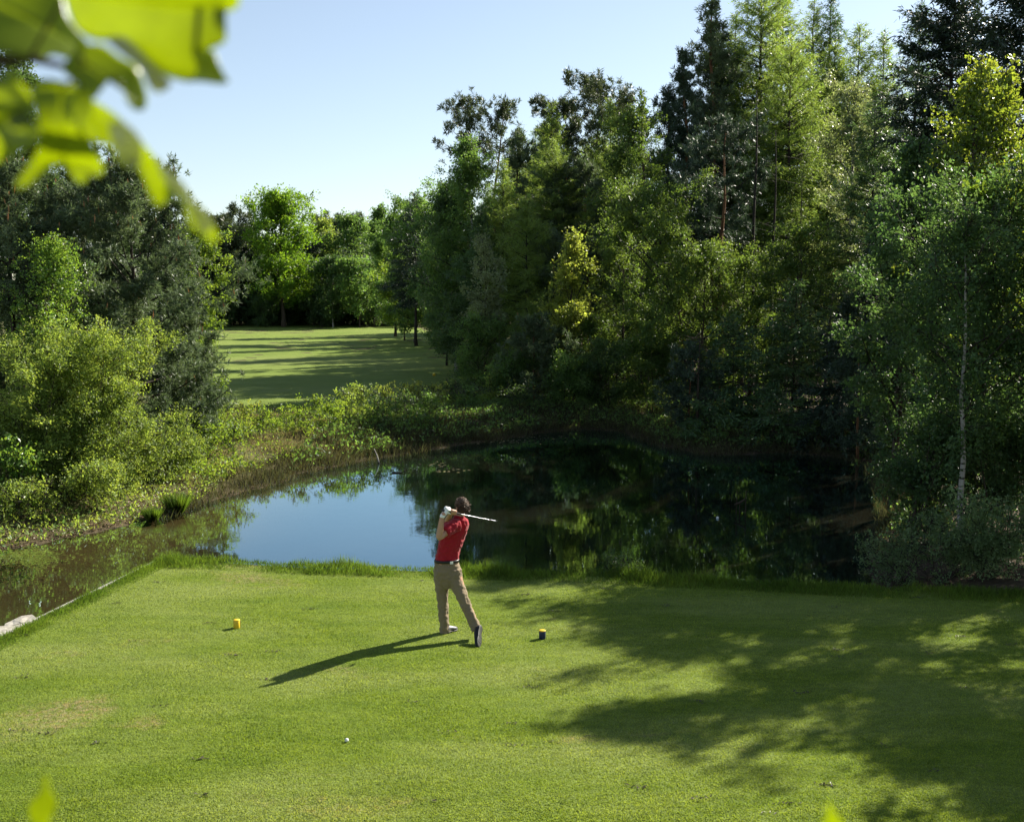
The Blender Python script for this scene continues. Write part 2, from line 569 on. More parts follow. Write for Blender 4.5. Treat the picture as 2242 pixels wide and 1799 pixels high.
def fair_l(y):
    return np.interp(y, [39, 42, 50, 60, 90, 186], [-9.5, -13, -16, -24, -38, -66])


def fair_r(y):
    return np.interp(y, [39, 42, 46, 52, 64, 90, 121, 150, 186], [-8.2, -4.5, -3.8, -3.2, -2.5, -4.5, -8, -12, -18])


K = 60
u = np.linspace(0, 1, K)
FX = fair_l(rows)[:, None] * (1 - u) + fair_r(rows)[:, None] * u + 0.25 * np.sin(rows[:, None] * 0.7) * (u > 0.99)
FY = np.repeat(rows[:, None], K, 1)
FP = np.stack([FX.ravel(), FY.ravel()], 1)
roll = 0.13 * wob(FP[:, 0], FP[:, 1], 0.10, 2.0) * np.clip((FP[:, 1] - 45) / 40, 0, 1)
edge = np.minimum(1, np.minimum(np.tile(u, len(rows)), 1 - np.tile(u, len(rows))) * 12)
FZ = height(FP) + 0.03 + np.maximum(0, roll) * edge
i0 = (np.arange(len(rows) - 1)[:, None] * K + np.arange(K - 1)[None]).ravel()
tag(link("fairway", make_mesh("fairway", np.column_stack([FP, FZ]), np.stack([i0, i0 + 1, i0 + 1 + K, i0 + K], 1), None, [M["fairway"]], True)), kind="structure")
# ---------------------------------------------------------------- trees
LAI, WIDE = 1.9, 1.22
HGT = {}
def rv(R, n):
    return nrm(R.normal(size=(n, 3)))


def lerp_profile(p, s):
    p = np.array(p, float)
    return np.interp(s, p[:, 0], p[:, 1])


PROF = dict(
    birch=[(0, .45), (.2, .85), (.42, 1), (.65, .8), (.85, .45), (1, .10)],
    oak=[(0, .75), (.25, 1), (.5, .98), (.75, .8), (.9, .55), (1, .2)],
    cone=[(0, .85), (.2, 1), (.5, .68), (.8, .32), (1, .05)],
    larch=[(0, .8), (.12, 1), (.5, .75), (.8, .38), (1, .04)],
    round=[(0, .6), (.3, 1), (.6, .95), (.85, .6), (1, .2)],
    umbrella=[(0, .55), (.3, 1), (.65, .9), (.9, .6), (1, .3)],
    pine=[(0, .85), (.25, 1), (.55, .8), (.8, .5), (1, .1)],
    column=[(0, .7), (.3, 1), (.7, .8), (1, .15)],
)


def limb(R, start, d, ln, curve, m=6, wig=0.05):
    u = np.linspace(0, 1, m)[:, None]
    P = start + d * ln * u + np.array([0, 0, 1.0]) * curve * ln * u ** 2
    P[1:] += np.cumsum(R.normal(size=(m - 1, 3)), 0) * ln * wig * 0.5
    return P


def skeleton(R, tb, h, r, base, prof, nb, e0, e1, curve, k=6, trunk_r=None, nsub=6, sub_len=0.5, wander=0.02, stems=1, lean=0.0, spread=0.0):
    """trunk and branch tubes into tb; returns sub-branch segments"""
    S0, S1, W = [], [], []
    for st in range(stems):
        th = h * (1.0 if stems == 1 else R.uniform(0.7, 1.0))
        m = 12
        z = np.linspace(0, th, m)
        a = R.uniform(0, 2 * PI)
        sp = spread * R.uniform(0.3, 1.0) if stems > 1 else 0.0
        off = np.cumsum(R.normal(size=(m, 2)), 0) * wander * h / math.sqrt(m)
        off -= off[0]
        off += np.outer((z / th) ** 1.2, [math.cos(a) * sp + lean * h, math.sin(a) * sp])
        T = np.column_stack([off, z])
        if stems > 1:
            T[:, :2] += np.array([math.cos(a), math.sin(a)]) * spread * 0.25
        T[0, 2] = -0.3
        tr = (trunk_r or h * 0.011) * (1.0 if stems == 1 else 0.55)
        rad = tr * (1 - z / th * 0.9) * (1 + 0.5 * np.exp(-z / (0.03 * h)))
        tb.tube(T, rad, k)
        n = max(4, nb // stems)
        s = (np.arange(n) + R.random(n) * 0.8) / n
        for i in range(n):
            t_ = base + (0.98 - base) * s[i]
            zz = t_ * th
            p0 = np.array([np.interp(zz, z, T[:, 0]), np.interp(zz, z, T[:, 1]), zz])
            az = i * 2.39996 + R.normal() * 0.4 + a
            e = e0 + (e1 - e0) * s[i] + R.normal() * 0.12
            ln = r * lerp_profile(prof, s[i]) * R.uniform(0.65, 1.12) / max(0.5, math.cos(e) * 0.8 + 0.2)
            ln = max(min(ln, (th * 1.01 - zz) / max(0.25, math.sin(max(e, 0.1)) + max(curve, 0))), 0.10 * r)
            if stems > 1:
                ln *= 0.7
            d = np.array([math.cos(az) * math.cos(e), math.sin(az) * math.cos(e), math.sin(e)])
            P = limb(R, p0, d, ln, curve)
            br = min(np.interp(zz, z, rad) * 0.6, max(0.012, ln * 0.016))
            tb.tube(P, np.linspace(br, br * 0.25, len(P)), 4, 1, cap=False)
            q = R.uniform(0.22, 1.0, nsub)
            q[0] = 1.0
            x = q * (len(P) - 1)
            lo = np.minimum(x.astype(int), len(P) - 2)
            A = P[lo] + (P[lo + 1] - P[lo]) * (x - lo)[:, None]
            tg = nrm(P[lo + 1] - P[lo])
            dd = nrm(tg * 0.75 + rv(R, nsub) * 0.75)
            L = ln * sub_len * R.uniform(0.5, 1.0, nsub) * (1.15 - 0.55 * q)
            B = A + dd * L[:, None]
            S0.append(A)
            S1.append(B)
            W.append(L)
        S0.append(T[m - 3:m - 1])
        S1.append(T[m - 2:m])
        W.append(np.full(2, th / m))
    return np.vstack(S0), np.vstack(S1), np.concatenate(W)


def broad(seed, h, r, d, leaf, bark, prof="round", base=0.25, nb=34, e0=0.3, e1=1.1, curve=0.12, lai=2.0, L=0.085, asp=0.62, weep=0.0,
          stems=1, spread=0.0, gap=0.7, lean=0.0, trunk_r=None, nsub=7, sub_len=0.5, wander=0.02, glossy=None, maxn=150000, flat=0.5, spray=9):
    R = np.random.default_rng(seed)
    tb, cb = MB(), MB()
    S0, S1, W = skeleton(R, tb, h, r, base, PROF[prof], nb, e0, e1, curve, trunk_r=trunk_r, stems=stems, spread=spread, lean=lean, nsub=nsub, sub_len=sub_len, wander=wander)
    tb.sticks(S0, S1, 0.006 + 0.0006 * d / 4, 0.003, 1)
    if weep:
        n = int(len(S0) * 1.6)
        i = R.integers(0, len(S0), n)
        A = S0[i] + (S1[i] - S0[i]) * R.random((n, 1))
        dn = np.column_stack([R.normal(size=(n, 2)) * 0.16, -np.ones(n)]) * (weep * R.uniform(0.4, 1.0, n))[:, None]
        B = A + dn
        B[:, 2] = np.maximum(B[:, 2], 0.15)
        S0, S1, W = np.vstack([S0, A]), np.vstack([S1, B]), np.concatenate([W, np.linalg.norm(B - A, axis=1) * 0.9])
    L = max(L, 2.15 * d / F)
    area = 2 * r * h * (1 - base) * 0.75
    n = int(min(maxn, LAI * lai * area / (L * L * asp * 0.5)))
    w = W * np.exp(R.normal(size=len(W)) * gap)
    ns = max(20, n // spray)
    i = R.choice(len(S0), ns, p=w / w.sum())
    u = R.beta(1.6, 1.0, ns)[:, None] * 1.06
    dirs = nrm(S1 - S0)
    sg = 0.05 * r + 0.05
    Pc = S0[i] + (S1[i] - S0[i]) * u + R.normal(size=(ns, 3)) * sg * np.array([1, 1, 0.65])
    Nc = nrm(rv(R, ns) + np.array([0, 0, flat]))
    Ac = nrm(rv(R, ns) + dirs[i] * 0.7 + np.array([0, 0, -0.3 - weep * 0.2]))
    j = np.repeat(np.arange(ns), spray)
    n = len(j)
    k = R.normal(size=(n, 3)) * L * 0.95
    k -= Nc[j] * (k * Nc[j]).sum(1, keepdims=True) * 0.6
    P = Pc[j] + k
    P[:, 2] = np.maximum(P[:, 2], 0.05)
    A = nrm(Ac[j] * 0.6 + rv(R, n) * 0.9)
    N = nrm(Nc[j] + rv(R, n) * 0.55)
    sz = R.uniform(0.7, 1.35, ns)[j]
    cb.leaves(P, A, N, L * sz * R.uniform(0.7, 1.25, n), L * asp * sz * R.uniform(0.7, 1.25, n))
    return tb, cb, [M[leaf]], M[bark]


def conifer(seed, h, r, d, leaf, bark, prof="larch", base=0.12, dz=0.42, per=6, e0=-0.05, e1=0.7, droop=-0.22, lai=1.9, L=0.17, asp=0.15, dead=0.0,
            maxn=130000, lean=0.0, trunk_r=None, hang=0.25):
    R = np.random.default_rng(seed)
    tb, cb = MB(), MB()
    m = 14
    z = np.linspace(0, h, m)
    off = np.cumsum(R.normal(size=(m, 2)), 0) * 0.006 * h / math.sqrt(m)
    off -= off[0]
    off[:, 0] += lean * z
    T = np.column_stack([off, z])
    T[0, 2] = -0.3
    tr = trunk_r or h * 0.0105
    rad = tr * (1 - z / h * 0.93) * (1 + 0.4 * np.exp(-z / (0.03 * h)))
    tb.tube(T, rad, 7)
    S0, S1, W = [], [], []
    zz = base * h
    dz = max(dz, h * 0.028)
    while zz < h * 0.985:
        s = (zz / h - base) / (1 - base)
        for q in range(per):
            az = q * 2 * PI / per + R.normal() * 0.45 + zz * 3
            ln = r * lerp_profile(PROF[prof], s) * R.uniform(0.55, 1.15)
            ln = max(ln, 0.12)
            e = e0 + (e1 - e0) * s ** 1.5 + R.normal() * 0.1
            z0 = zz + R.normal() * dz * 0.25
            p0 = np.array([np.interp(z0, z, T[:, 0]), np.interp(z0, z, T[:, 1]), z0])
            dr = np.array([math.cos(az) * math.cos(e), math.sin(az) * math.cos(e), math.sin(e)])
            P = limb(R, p0, dr, ln, droop * (1 - s) + 0.1 * s, 5, 0.03)
            P[-1, 2] += 0.06 * ln
            tb.tube(P, np.linspace(min(0.035, ln * 0.012 + 0.006), 0.004, 5), 3, cap=False)
            nt = max(3, int(ln / 0.22))
            x = R.uniform(0.12, 1.0, nt * 2) * 4
            lo = np.minimum(x.astype(int), 3)
            A = P[lo] + (P[lo + 1] - P[lo]) * (x - lo)[:, None]
            side = np.array([-math.sin(az), math.cos(az), 0]) * np.where(np.arange(nt * 2) % 2, 1, -1)[:, None]
            dd = nrm(dr * 0.7 + side * R.uniform(0.4, 1.0, (nt * 2, 1)) + np.array([0, 0, -hang]) + R.normal(size=(nt * 2, 3)) * 0.18)
            Lt = ln * 0.34 * (1.1 - 0.6 * x / 4) * R.uniform(0.5, 1.2, nt * 2)
            S0 += [A, P[:-1]]
            S1 += [A + dd * Lt[:, None], P[1:]]
            W += [Lt, np.full(4, ln / 4)]
        zz += dz * R.uniform(0.7, 1.3) * (1 - 0.45 * s)
    S0.append(T[-3:-1])
    S1.append(T[-2:])
    W.append(np.full(2, h / m))
    S0, S1, W = np.vstack(S0), np.vstack(S1), np.concatenate(W)
    sc = max(1.0, 2.3 * d / F / (L * 0.55))
    L = L * sc
    area = 2 * r * h * (1 - base) * 0.6
    n = int(min(maxn, LAI * lai * area / (L * L * asp * 0.5)))
    w = W * np.exp(R.normal(size=len(W)) * 0.45)
    i = R.choice(len(S0), n, p=w / w.sum())
    u = R.random((n, 1)) * 1.04
    P = S0[i] + (S1[i] - S0[i]) * u + R.normal(size=(n, 3)) * (0.025 + 0.12 * L)
    dirs = nrm(S1 - S0)
    A = nrm(dirs[i] * 0.9 + rv(R, n) * 0.75 + np.array([0, 0, -hang * 0.5]))
    cb.leaves(P, A, rv(R, n), L * R.uniform(0.6, 1.3, n), L * asp * R.uniform(0.7, 1.3, n), 0.0)
    return tb, cb, [M[leaf]], M[bark]


def pine(seed, h, r, d, leaf="pine", bark="bark_pine", prof="pine", base=0.3, nb=36, e0=0.05, e1=0.95, curve=0.15, lai=2.2, L=0.13, asp=0.16, nsub=7,
         sub_len=0.42, candles=0, wander=0.02, maxn=130000, trunk_r=None, tuft=22, lean=0.0):
    R = np.random.default_rng(seed)
    tb, cb = MB(), MB()
    S0, S1, W = skeleton(R, tb, h, r, base, PROF[prof], nb, e0, e1, curve, k=8, nsub=nsub, sub_len=sub_len, wander=wander, trunk_r=trunk_r or h * 0.0125, lean=lean)
    tb.sticks(S0, S1, 0.006, 0.003, 1)
    sc = max(1.0, 2.4 * d / F / (L * 0.5))
    L = L * sc
    area = 2 * r * h * (1 - base) * 0.72
    n = int(min(maxn, LAI * lai * area / (L * L * asp * 0.5)))
    nt = max(30, n // tuft)
    w = W * np.exp(R.normal(size=len(W)) * 0.5)
    i = R.choice(len(S0), nt, p=w / w.sum())
    dirs = nrm(S1 - S0)
    sg = 0.05 * r + 0.05
    tp = S0[i] + (S1[i] - S0[i]) * R.beta(2.2, 1.0, (nt, 1)) + R.normal(size=(nt, 3)) * sg * np.array([1, 1, 0.6])
    tp[:, 2] = np.maximum(tp[:, 2], 0.1)
    td = nrm(dirs[i] * 0.6 + np.array([0, 0, 0.75]) + rv(R, nt) * 0.5)
    j = np.repeat(np.arange(nt), tuft)
    n = len(j)
    back = R.random((n, 1)) * L * 0.9
    A = nrm(td[j] * 0.55 + rv(R, n) * 0.95)
    cb.leaves(tp[j] - td[j] * back, A, rv(R, n), L * R.uniform(0.6, 1.25, n), L * asp * R.uniform(0.7, 1.4, n), 0.0)
    mats = [M[leaf]]
    if candles:
        k = R.choice(nt, min(candles, nt), p=np.maximum(0.01, tp[:, 2]) / np.maximum(0.01, tp[:, 2]).sum())
        up = nrm(np.column_stack([R.normal(size=(len(k), 2)) * 0.15, np.ones(len(k))]))
        hh = R.uniform(0.10, 0.26, len(k)) * max(1, sc * 0.6)
        for a_ in (0, PI / 2):
            cb.leaves(tp[k], up, np.tile([math.cos(a_), math.sin(a_), 0.0], (len(k), 1)), hh, 0.034 * max(1, sc * 0.7), 0, 1)
        mats.append(M["candle"])
    return tb, cb, mats, M[bark]


KIND = dict(
    birch=lambda s, h, r, d, **k: broad(s, h, r, d, **{**dict(leaf="birch_leaf", bark="bark_birch", prof="birch", base=0.16, nb=40, e0=0.5, e1=1.15, curve=-0.15, weep=0.085 * h, L=0.06, lai=2.1), **k}),
    leafy=lambda s, h, r, d, **k: broad(s, h, r, d, **{**dict(leaf="fresh_leaf", bark="bark", prof="round", base=0.18, L=0.08), **k}),
    oak=lambda s, h, r, d, **k: broad(s, h, r, d, **{**dict(leaf="oak_leaf", bark="bark", prof="oak", base=0.2, nb=60, e0=0.1, e1=1.1, gap=0.6, L=0.10, trunk_r=h * 0.018), **k}),
    maple=lambda s, h, r, d, **k: broad(s, h, r, d, **{**dict(leaf="maple_leaf", bark="bark", prof="cone", base=0.15, nb=40, e0=0.55, e1=1.25, curve=0.2, L=0.085, asp=0.85, gap=0.8), **k}),
    shrub=lambda s, h, r, d, **k: broad(s, h, r, d, **{**dict(leaf="willow_leaf", bark="bark", prof="round", base=0.05, nb=48, e0=0.5, e1=1.1, stems=8, spread=r * 0.95, L=0.05, asp=0.55, lai=2.0, gap=0.6), **k}),
    sapling=lambda s, h, r, d, **k: broad(s, h, r, d, **{**dict(leaf="fresh_leaf", bark="bark", prof="cone", base=0.08, nb=20, e0=0.6, e1=1.25, L=0.065, lai=0.7, nsub=5), **k}),
    larch=lambda s, h, r, d, **k: conifer(s, h, r, d, **{**dict(leaf="larch", bark="bark_dark", prof="larch", base=0.12, hang=0.3), **k}),
    spruce=lambda s, h, r, d, **k: conifer(s, h, r, d, **{**dict(leaf="spruce", bark="bark_dark", prof="larch", base=0.05, lai=2.6, hang=0.35, droop=-0.28, asp=0.26, e0=-0.1), **k}),
    pine=lambda s, h, r, d, **k: pine(s, h, r, d, **k),
    umbrella=lambda s, h, r, d, **k: pine(s, h, r, d, **{**dict(prof="umbrella", base=0.68, nb=22, e0=0.1, e1=0.9, wander=0.03, leaf="pine", lai=2.0), **k}),
)


def tree_parts(root, parts):
    tb, cb, mats, bark = parts
    tb.build("trunk", [bark, M["bark_dark"]], root, smooth=True)
    cb.build("crown", mats, root)


def grow(kind, px, d, top, w, name, label, cat="tree", group=None, base_y=None, **kw):
    """one tree: stands at picture column px and distance d, its tip at picture row top, crown w pixels wide"""
    p = at(px, top, d)
    gz = ground_z(p[0], d) - 0.02
    if d > 100:
        kw["lai"] = kw.get("lai", 2.2) * 1.7
    if 40 < d < 100 and kind not in ("sapling", "umbrella", "larch") and w > 40:
        w *= 1.15
    if kind == "sapling":
        w *= 0.8
    if kind in ("umbrella", "larch"):
        w *= 1.5
    if kind == "shrub":
        w *= 1.1
    if kind == "larch":
        kw["lai"] = kw.get("lai", 1.9) * 1.1
    return grow_at(kind, p[0], d, max(0.9, p[2] - gz), WIDE * w * d / F / 2, name, label, cat, group, **kw)


def grow_at(kind, x, y, h, r, name, label, cat="tree", group=None, **kw):
    gz = ground_z(x, y) - 0.02
    o = empty(name, (x, y, gz))
    seed = zlib.crc32(("%s %.2f %.2f %.2f" % (kind, x, y, h)).encode())
    dist = math.hypot(x, y)
    HGT[o.name] = h
    tree_parts(o, KIND[kind](seed, h, r, max(8.0, min(dist, 190)), **kw))
    return tag(o, label, cat, group)


def copy_tree(src, x, y, s, rz, label=None, group=None, H=None):
    if H:
        s = H / HGT[src.name]
    c = src.copy()
    C.objects.link(c)
    c.location = (x, y, ground_z(x, y) - 0.02)
    c.scale = (s, s, s * (0.9 + 0.2 * RG.random()))
    c.rotation_euler = (0, 0, rz)
    for ch in list(src.children):
        k = ch.copy()
        C.objects.link(k)
        k.parent = c
    if label:
        c["label"] = label
    if group:
        c["group"] = group
    return c
M["grey_leaf"] = leaf_mat("grey-green leaf", (0.115, 0.175, 0.072), (0.19, 0.29, 0.08), tfac=0.4)
# ---------------------------------------------------------------- planting: left bank
LB = "trees and shrubs on the left bank"
grow("leafy", 14, 37, 50, 66, "leafy_tree", "tall leafy tree glimpsed through the gaps between the blurred oak leaves", group=LB, base=0.3, leaf="dark_leaf")
grow("pine", 76, 29.5, 166, 125, "pine_tree", "bushy pine with bare brown trunk showing behind the shiny-leaved sapling", group=LB, bark="bark", leaf="pine_grey", base=0.16, candles=90, nb=44, lai=3.2)
grow("pine", 126, 27, 168, 172, "pine_tree", "broad bushy pine whose low branches reach out over the fairway's left edge", group=LB, bark="bark", leaf="pine_grey", base=0.06, candles=150, nb=56, lai=3.6)
grow("pine", 8, 26, 152, 120, "pine_tree", "grey-green pine with orange candles at the left border of the picture", group=LB, bark="bark", leaf="pine_grey", base=0.08, candles=130, nb=46, lai=3.5)
grow("pine", 182, 29, 318, 60, "pine_tree", "low young pine leaning out over the yellow-green bank saplings", group=LB, bark="bark", leaf="pine_grey", base=0.1, candles=14, nb=24, lai=3.2)
grow("leafy", 62, 41, 186, 90, "leafy_tree", "dark leafy tree closing the gap behind the bare-trunked pine", group=LB, leaf="dark_leaf", base=0.05, lai=2.6)
grow("leafy", 128, 43, 192, 84, "leafy_tree", "dark leafy tree hidden behind the broad bushy pine", group=LB, leaf="dark_leaf", base=0.05, lai=2.6)
grow("leafy", 6, 38, 200, 80, "leafy_tree", "dark leafy tree behind the orange-candled pine at the left border", group=LB, leaf="dark_leaf", base=0.05, lai=2.6)
grow("spruce", 166, 34, 188, 60, "spruce_tree", "narrow dark spruce tip just right of the broad bushy pine's top", group=LB)
grow("leafy", 196, 58, 232, 46, "leafy_tree", "olive-yellow leafy tree between the bushy pine and the far dark wood", group=LB, leaf="fresh_leaf", base=0.15)
grow("birch", 56, 24.4, 236, 78, "birch_sapling", "birch sapling with shiny light leaves in front of the bare-trunked pine", cat="sapling", group=LB, leaf="bright_leaf", bark="bark", base=0.3, lai=1.2, L=0.055)
grow("shrub", 22, 23.8, 318, 112, "willow_shrub", "tall light green shrub at the left border above the bright-leaved bush", cat="shrub", group=LB)
grow("shrub", 84, 24.2, 318, 92, "willow_shrub", "tallest light green shrub, in front of the bushy pines", cat="shrub", group=LB)
grow("shrub", 136, 25.2, 396, 74, "willow_shrub", "light green shrub under the low branches of the broad pine", cat="shrub", group=LB)
grow("shrub", 56, 23.8, 385, 100, "willow_shrub", "rounded light green shrub in the middle of the left bank thicket", cat="shrub", group=LB)
grow("shrub", 112, 24.6, 412, 78, "willow_shrub", "light green shrub just above the bare earth of the left bank", cat="shrub", group=LB)
grow("shrub", 163, 26.2, 430, 62, "willow_shrub", "light green shrub beside the grass tussocks on the waterline", cat="shrub", group=LB, leaf="willow_leaf")
grow("shrub", 10, 22.4, 430, 62, "leafy_bush", "bright green large-leaved bush at the left border above the waterline", cat="bush", group=LB, leaf="bright_leaf", L=0.085, lai=1.7)
grow("shrub", 26, 22.1, 472, 66, "leafy_bush", "low straggly bush nearest the water at the left border", cat="bush", group=LB, lai=1.3)
grow("shrub", 82, 23.2, 448, 78, "leafy_bush", "low straggly bush on the bare earth bank left of the tussocks", cat="bush", group=LB, lai=1.5)
grow("shrub", 192, 29.5, 402, 44, "leafy_bush", "yellow-green bush below the leaning young pine", cat="bush", group=LB, leaf="fresh_leaf", lai=1.6)
grow("shrub", 180, 27.4, 440, 44, "leafy_bush", "yellow-green bush beside the water behind the grass tussocks", cat="bush", group=LB, leaf="fresh_leaf", lai=1.5)

# saplings and tall herbs on the strip between pond and fairway
SP = "saplings on the strip between pond and fairway"
strip = [(220, 31, 377, 34, "fresh_leaf", "yellow-green sapling with a tall thin leader, nearest the bushy pine"),
         (243, 34, 404, 34, "yellow_leaf", "thin yellowish sapling in front of the sunlit fairway"),
         (262, 33, 410, 40, "fresh_leaf", "pale leafy sapling beside the thin yellowish one"),
         (233, 29.5, 425, 46, "fresh_leaf", "low yellow-green sapling clump above the rushes"),
         (207, 28.5, 430, 44, "fresh_leaf", "bright low sapling beside the left thicket"),
         (285, 34, 412, 38, "fresh_leaf", "bushy yellow-green sapling below the fairway's left shadows"),
         (300, 33, 420, 40, "fresh_leaf", "round low sapling right behind the rushes"),
         (318, 37, 416, 40, "fresh_leaf", "sunlit sapling left of the leafy pair"),
         (345, 36, 392, 40, "willow_leaf", "pale green leafy sapling, left one of the tallest pair on the strip"),
         (362, 37, 388, 38, "willow_leaf", "pale green pointed sapling, right one of the tallest pair on the strip"),
         (330, 34.5, 435, 50, "fresh_leaf", "low wide sapling near the waterline below the tallest pair"),
         (386, 41, 393, 38, "yellow_leaf", "yellow-topped bush where sunlit and shaded fairway meet"),
         (410, 42, 398, 34, "yellow_leaf", "small yellowish bush below the dark fairway shade"),
         (433, 42.5, 394, 40, "yellow_leaf", "yellowish bush by the dry grass patch"),
         (405, 38, 425, 50, "dark_leaf", "dark green bush in shade near the water's far bend"),
         (430, 38.5, 418, 48, "birch_leaf", "mid green bush between dry grass and rushes"),
         (378, 36, 430, 36, "birch_leaf", "small green sapling above the pale snag"),
         (455, 43, 380, 34, "dark_leaf", "dark slim young conifer-like sapling at the wood's edge"),
         (470, 41.5, 400, 50, "birch_leaf", "shaded green bush beneath the small birches"),
         (497, 43.5, 372, 34, "willow_leaf", "pale sunlit sapling standing against the dark wood edge"),
         (520, 41, 392, 50, "dark_leaf", "dark bush by the far pond corner")]
for px, d, top, w, lf, lab in strip:
    grow("sapling", px, d, top, w, "sapling", lab, "sapling", SP, leaf=lf, prof="round" if w > 42 else "cone")

# ---------------------------------------------------------------- the tree line beyond the fairway
FT = "trees beyond the far end of the fairway"
grow("oak", 281, 162, 199, 62, "oak_tree", "big sunlit yellow-green oak standing alone before the far wood", group=FT, base=0.16, lai=2.6)
for px, d, top, w, kind, lf, lab in [
        (180, 170, 230, 40, "umbrella", "pine", "far pine whose round top shows beside the bushy pine"),
        (199, 176, 224, 40, "umbrella", "pine", "far round-topped pine under the tip of the hanging oak leaf"),
        (220, 166, 217, 44, "umbrella", "pine", "highest round-topped pine of the far left group"),
        (238, 174, 226, 40, "umbrella", "pine", "far dark pine left of the spiky spruce"),
        (252, 168, 205, 26, "spruce", "larch_dark", "spiky spruce rising just left of the sunlit oak"),
        (322, 180, 218, 36, "birch", "willow_leaf", "pale far birch right beside the sunlit oak"),
        (340, 188, 218, 34, "umbrella", "pine", "dark pine top between two pale far birches"),
        (352, 174, 219, 46, "birch", "birch_leaf", "pale rounded far birch in the middle of the far line"),
        (373, 180, 222, 40, "birch", "birch_leaf", "pale far birch at the dark tree group's left side"),
        (332, 162, 258, 36, "birch", "shade_leaf", "lower birch in front of the pale far birches"),
        (359, 160, 262, 46, "leafy", "birch_leaf", "low olive-brown tree under the pale far birches"),
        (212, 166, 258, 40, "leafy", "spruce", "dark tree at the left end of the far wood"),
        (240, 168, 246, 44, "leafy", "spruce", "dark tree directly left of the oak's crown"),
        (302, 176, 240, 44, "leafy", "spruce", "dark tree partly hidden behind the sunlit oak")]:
    grow(kind, px, d, top, w, {"umbrella": "pine_tree", "spruce": "spruce_tree", "birch": "birch_tree", "leafy": "leafy_tree"}[kind], lab, group=FT, leaf=lf, **({"base": 0.45} if kind == "umbrella" else {}))
under = None
for k, px in enumerate(range(182, 440, 17)):
    d = 168 + 6 * math.sin(k * 2.1)
    p = at(px, 300, d)
    if under is None:
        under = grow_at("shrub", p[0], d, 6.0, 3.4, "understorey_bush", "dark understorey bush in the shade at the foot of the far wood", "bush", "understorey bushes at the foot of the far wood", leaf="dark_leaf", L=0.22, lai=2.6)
    else:
        copy_tree(under, p[0], d, RG.uniform(0.7, 1.25), RG.uniform(0, 6.28))

# ---------------------------------------------------------------- right side of the fairway
RF = "trees along the right side of the fairway"
grow("leafy", 394, 124, 216, 50, "leafy_tree", "rounded dark leafy tree, farthest on the fairway's right side", group=RF, leaf="birch_leaf", base=0.1)
grow("leafy", 414, 106, 206, 54, "leafy_tree", "rounded dark leafy tree with pale top beside the flat-armed larch", group=RF, leaf="birch_leaf", base=0.1)
grow("leafy", 404, 112, 268, 50, "leafy_tree", "low yellow-green tree with open trunks at the fairway's far right corner", group=RF, leaf="fresh_leaf", base=0.2)
grow("larch", 415, 98, 192, 40, "larch_tree", "larch with flat dark arms sticking out left against the sky", group=RF, leaf="spruce", base=0.3)
grow("birch", 443, 84, 186, 60, "birch_tree", "hanging birch with dark trunk standing on the fairway's right edge", group=RF, leaf="birch_leaf", bark="bark_dark", base=0.12)
grow("birch", 446, 70, 262, 46, "leafy_tree", "lower shaded tree beside the single dark trunk on the fairway edge", group=RF, leaf="shade_leaf", bark="bark_dark")
grow("birch", 456, 64, 184, 56, "birch_tree", "shaded hanging birch left of the pale-topped birch", group=RF, leaf="shade_leaf", lai=2.4)
grow("birch", 470, 62, 137, 62, "birch_tree", "tall hanging birch with pale sunlit top below the wispy pine", group=RF, leaf="birch_leaf", lai=2.3)
grow("larch", 480, 57, 205, 52, "larch_tree", "shaded larch in front of the pale-topped birch", group=RF, leaf="larch_dark", base=0.08, lai=2.2)
grow("leafy", 474, 55, 300, 46, "leafy_tree", "dark low tree at the edge of the shaded fairway", group=RF, leaf="dark_leaf", base=0.05, lai=2.6)
grow("larch", 503, 57, 158, 46, "larch_tree", "slim green larch right of the pale-topped birch", group=RF, base=0.08)
grow("larch", 527, 50, 198, 64, "larch_tree", "bright green larch in front of the grey pines", group=RF, base=0.08, lai=2.1)
grow("birch", 485, 49, 233, 38, "aspen_tree", "slender whitish-leaved young tree left of the bright green larch", group=RF, leaf="pale_leaf", bark="bark", prof="column", weep=0.0, base=0.1, lai=1.7)
grow("leafy", 478, 47.5, 320, 44, "leafy_tree", "small dim tree under the whitish-leaved young tree", group=RF, leaf="birch_leaf", base=0.05)

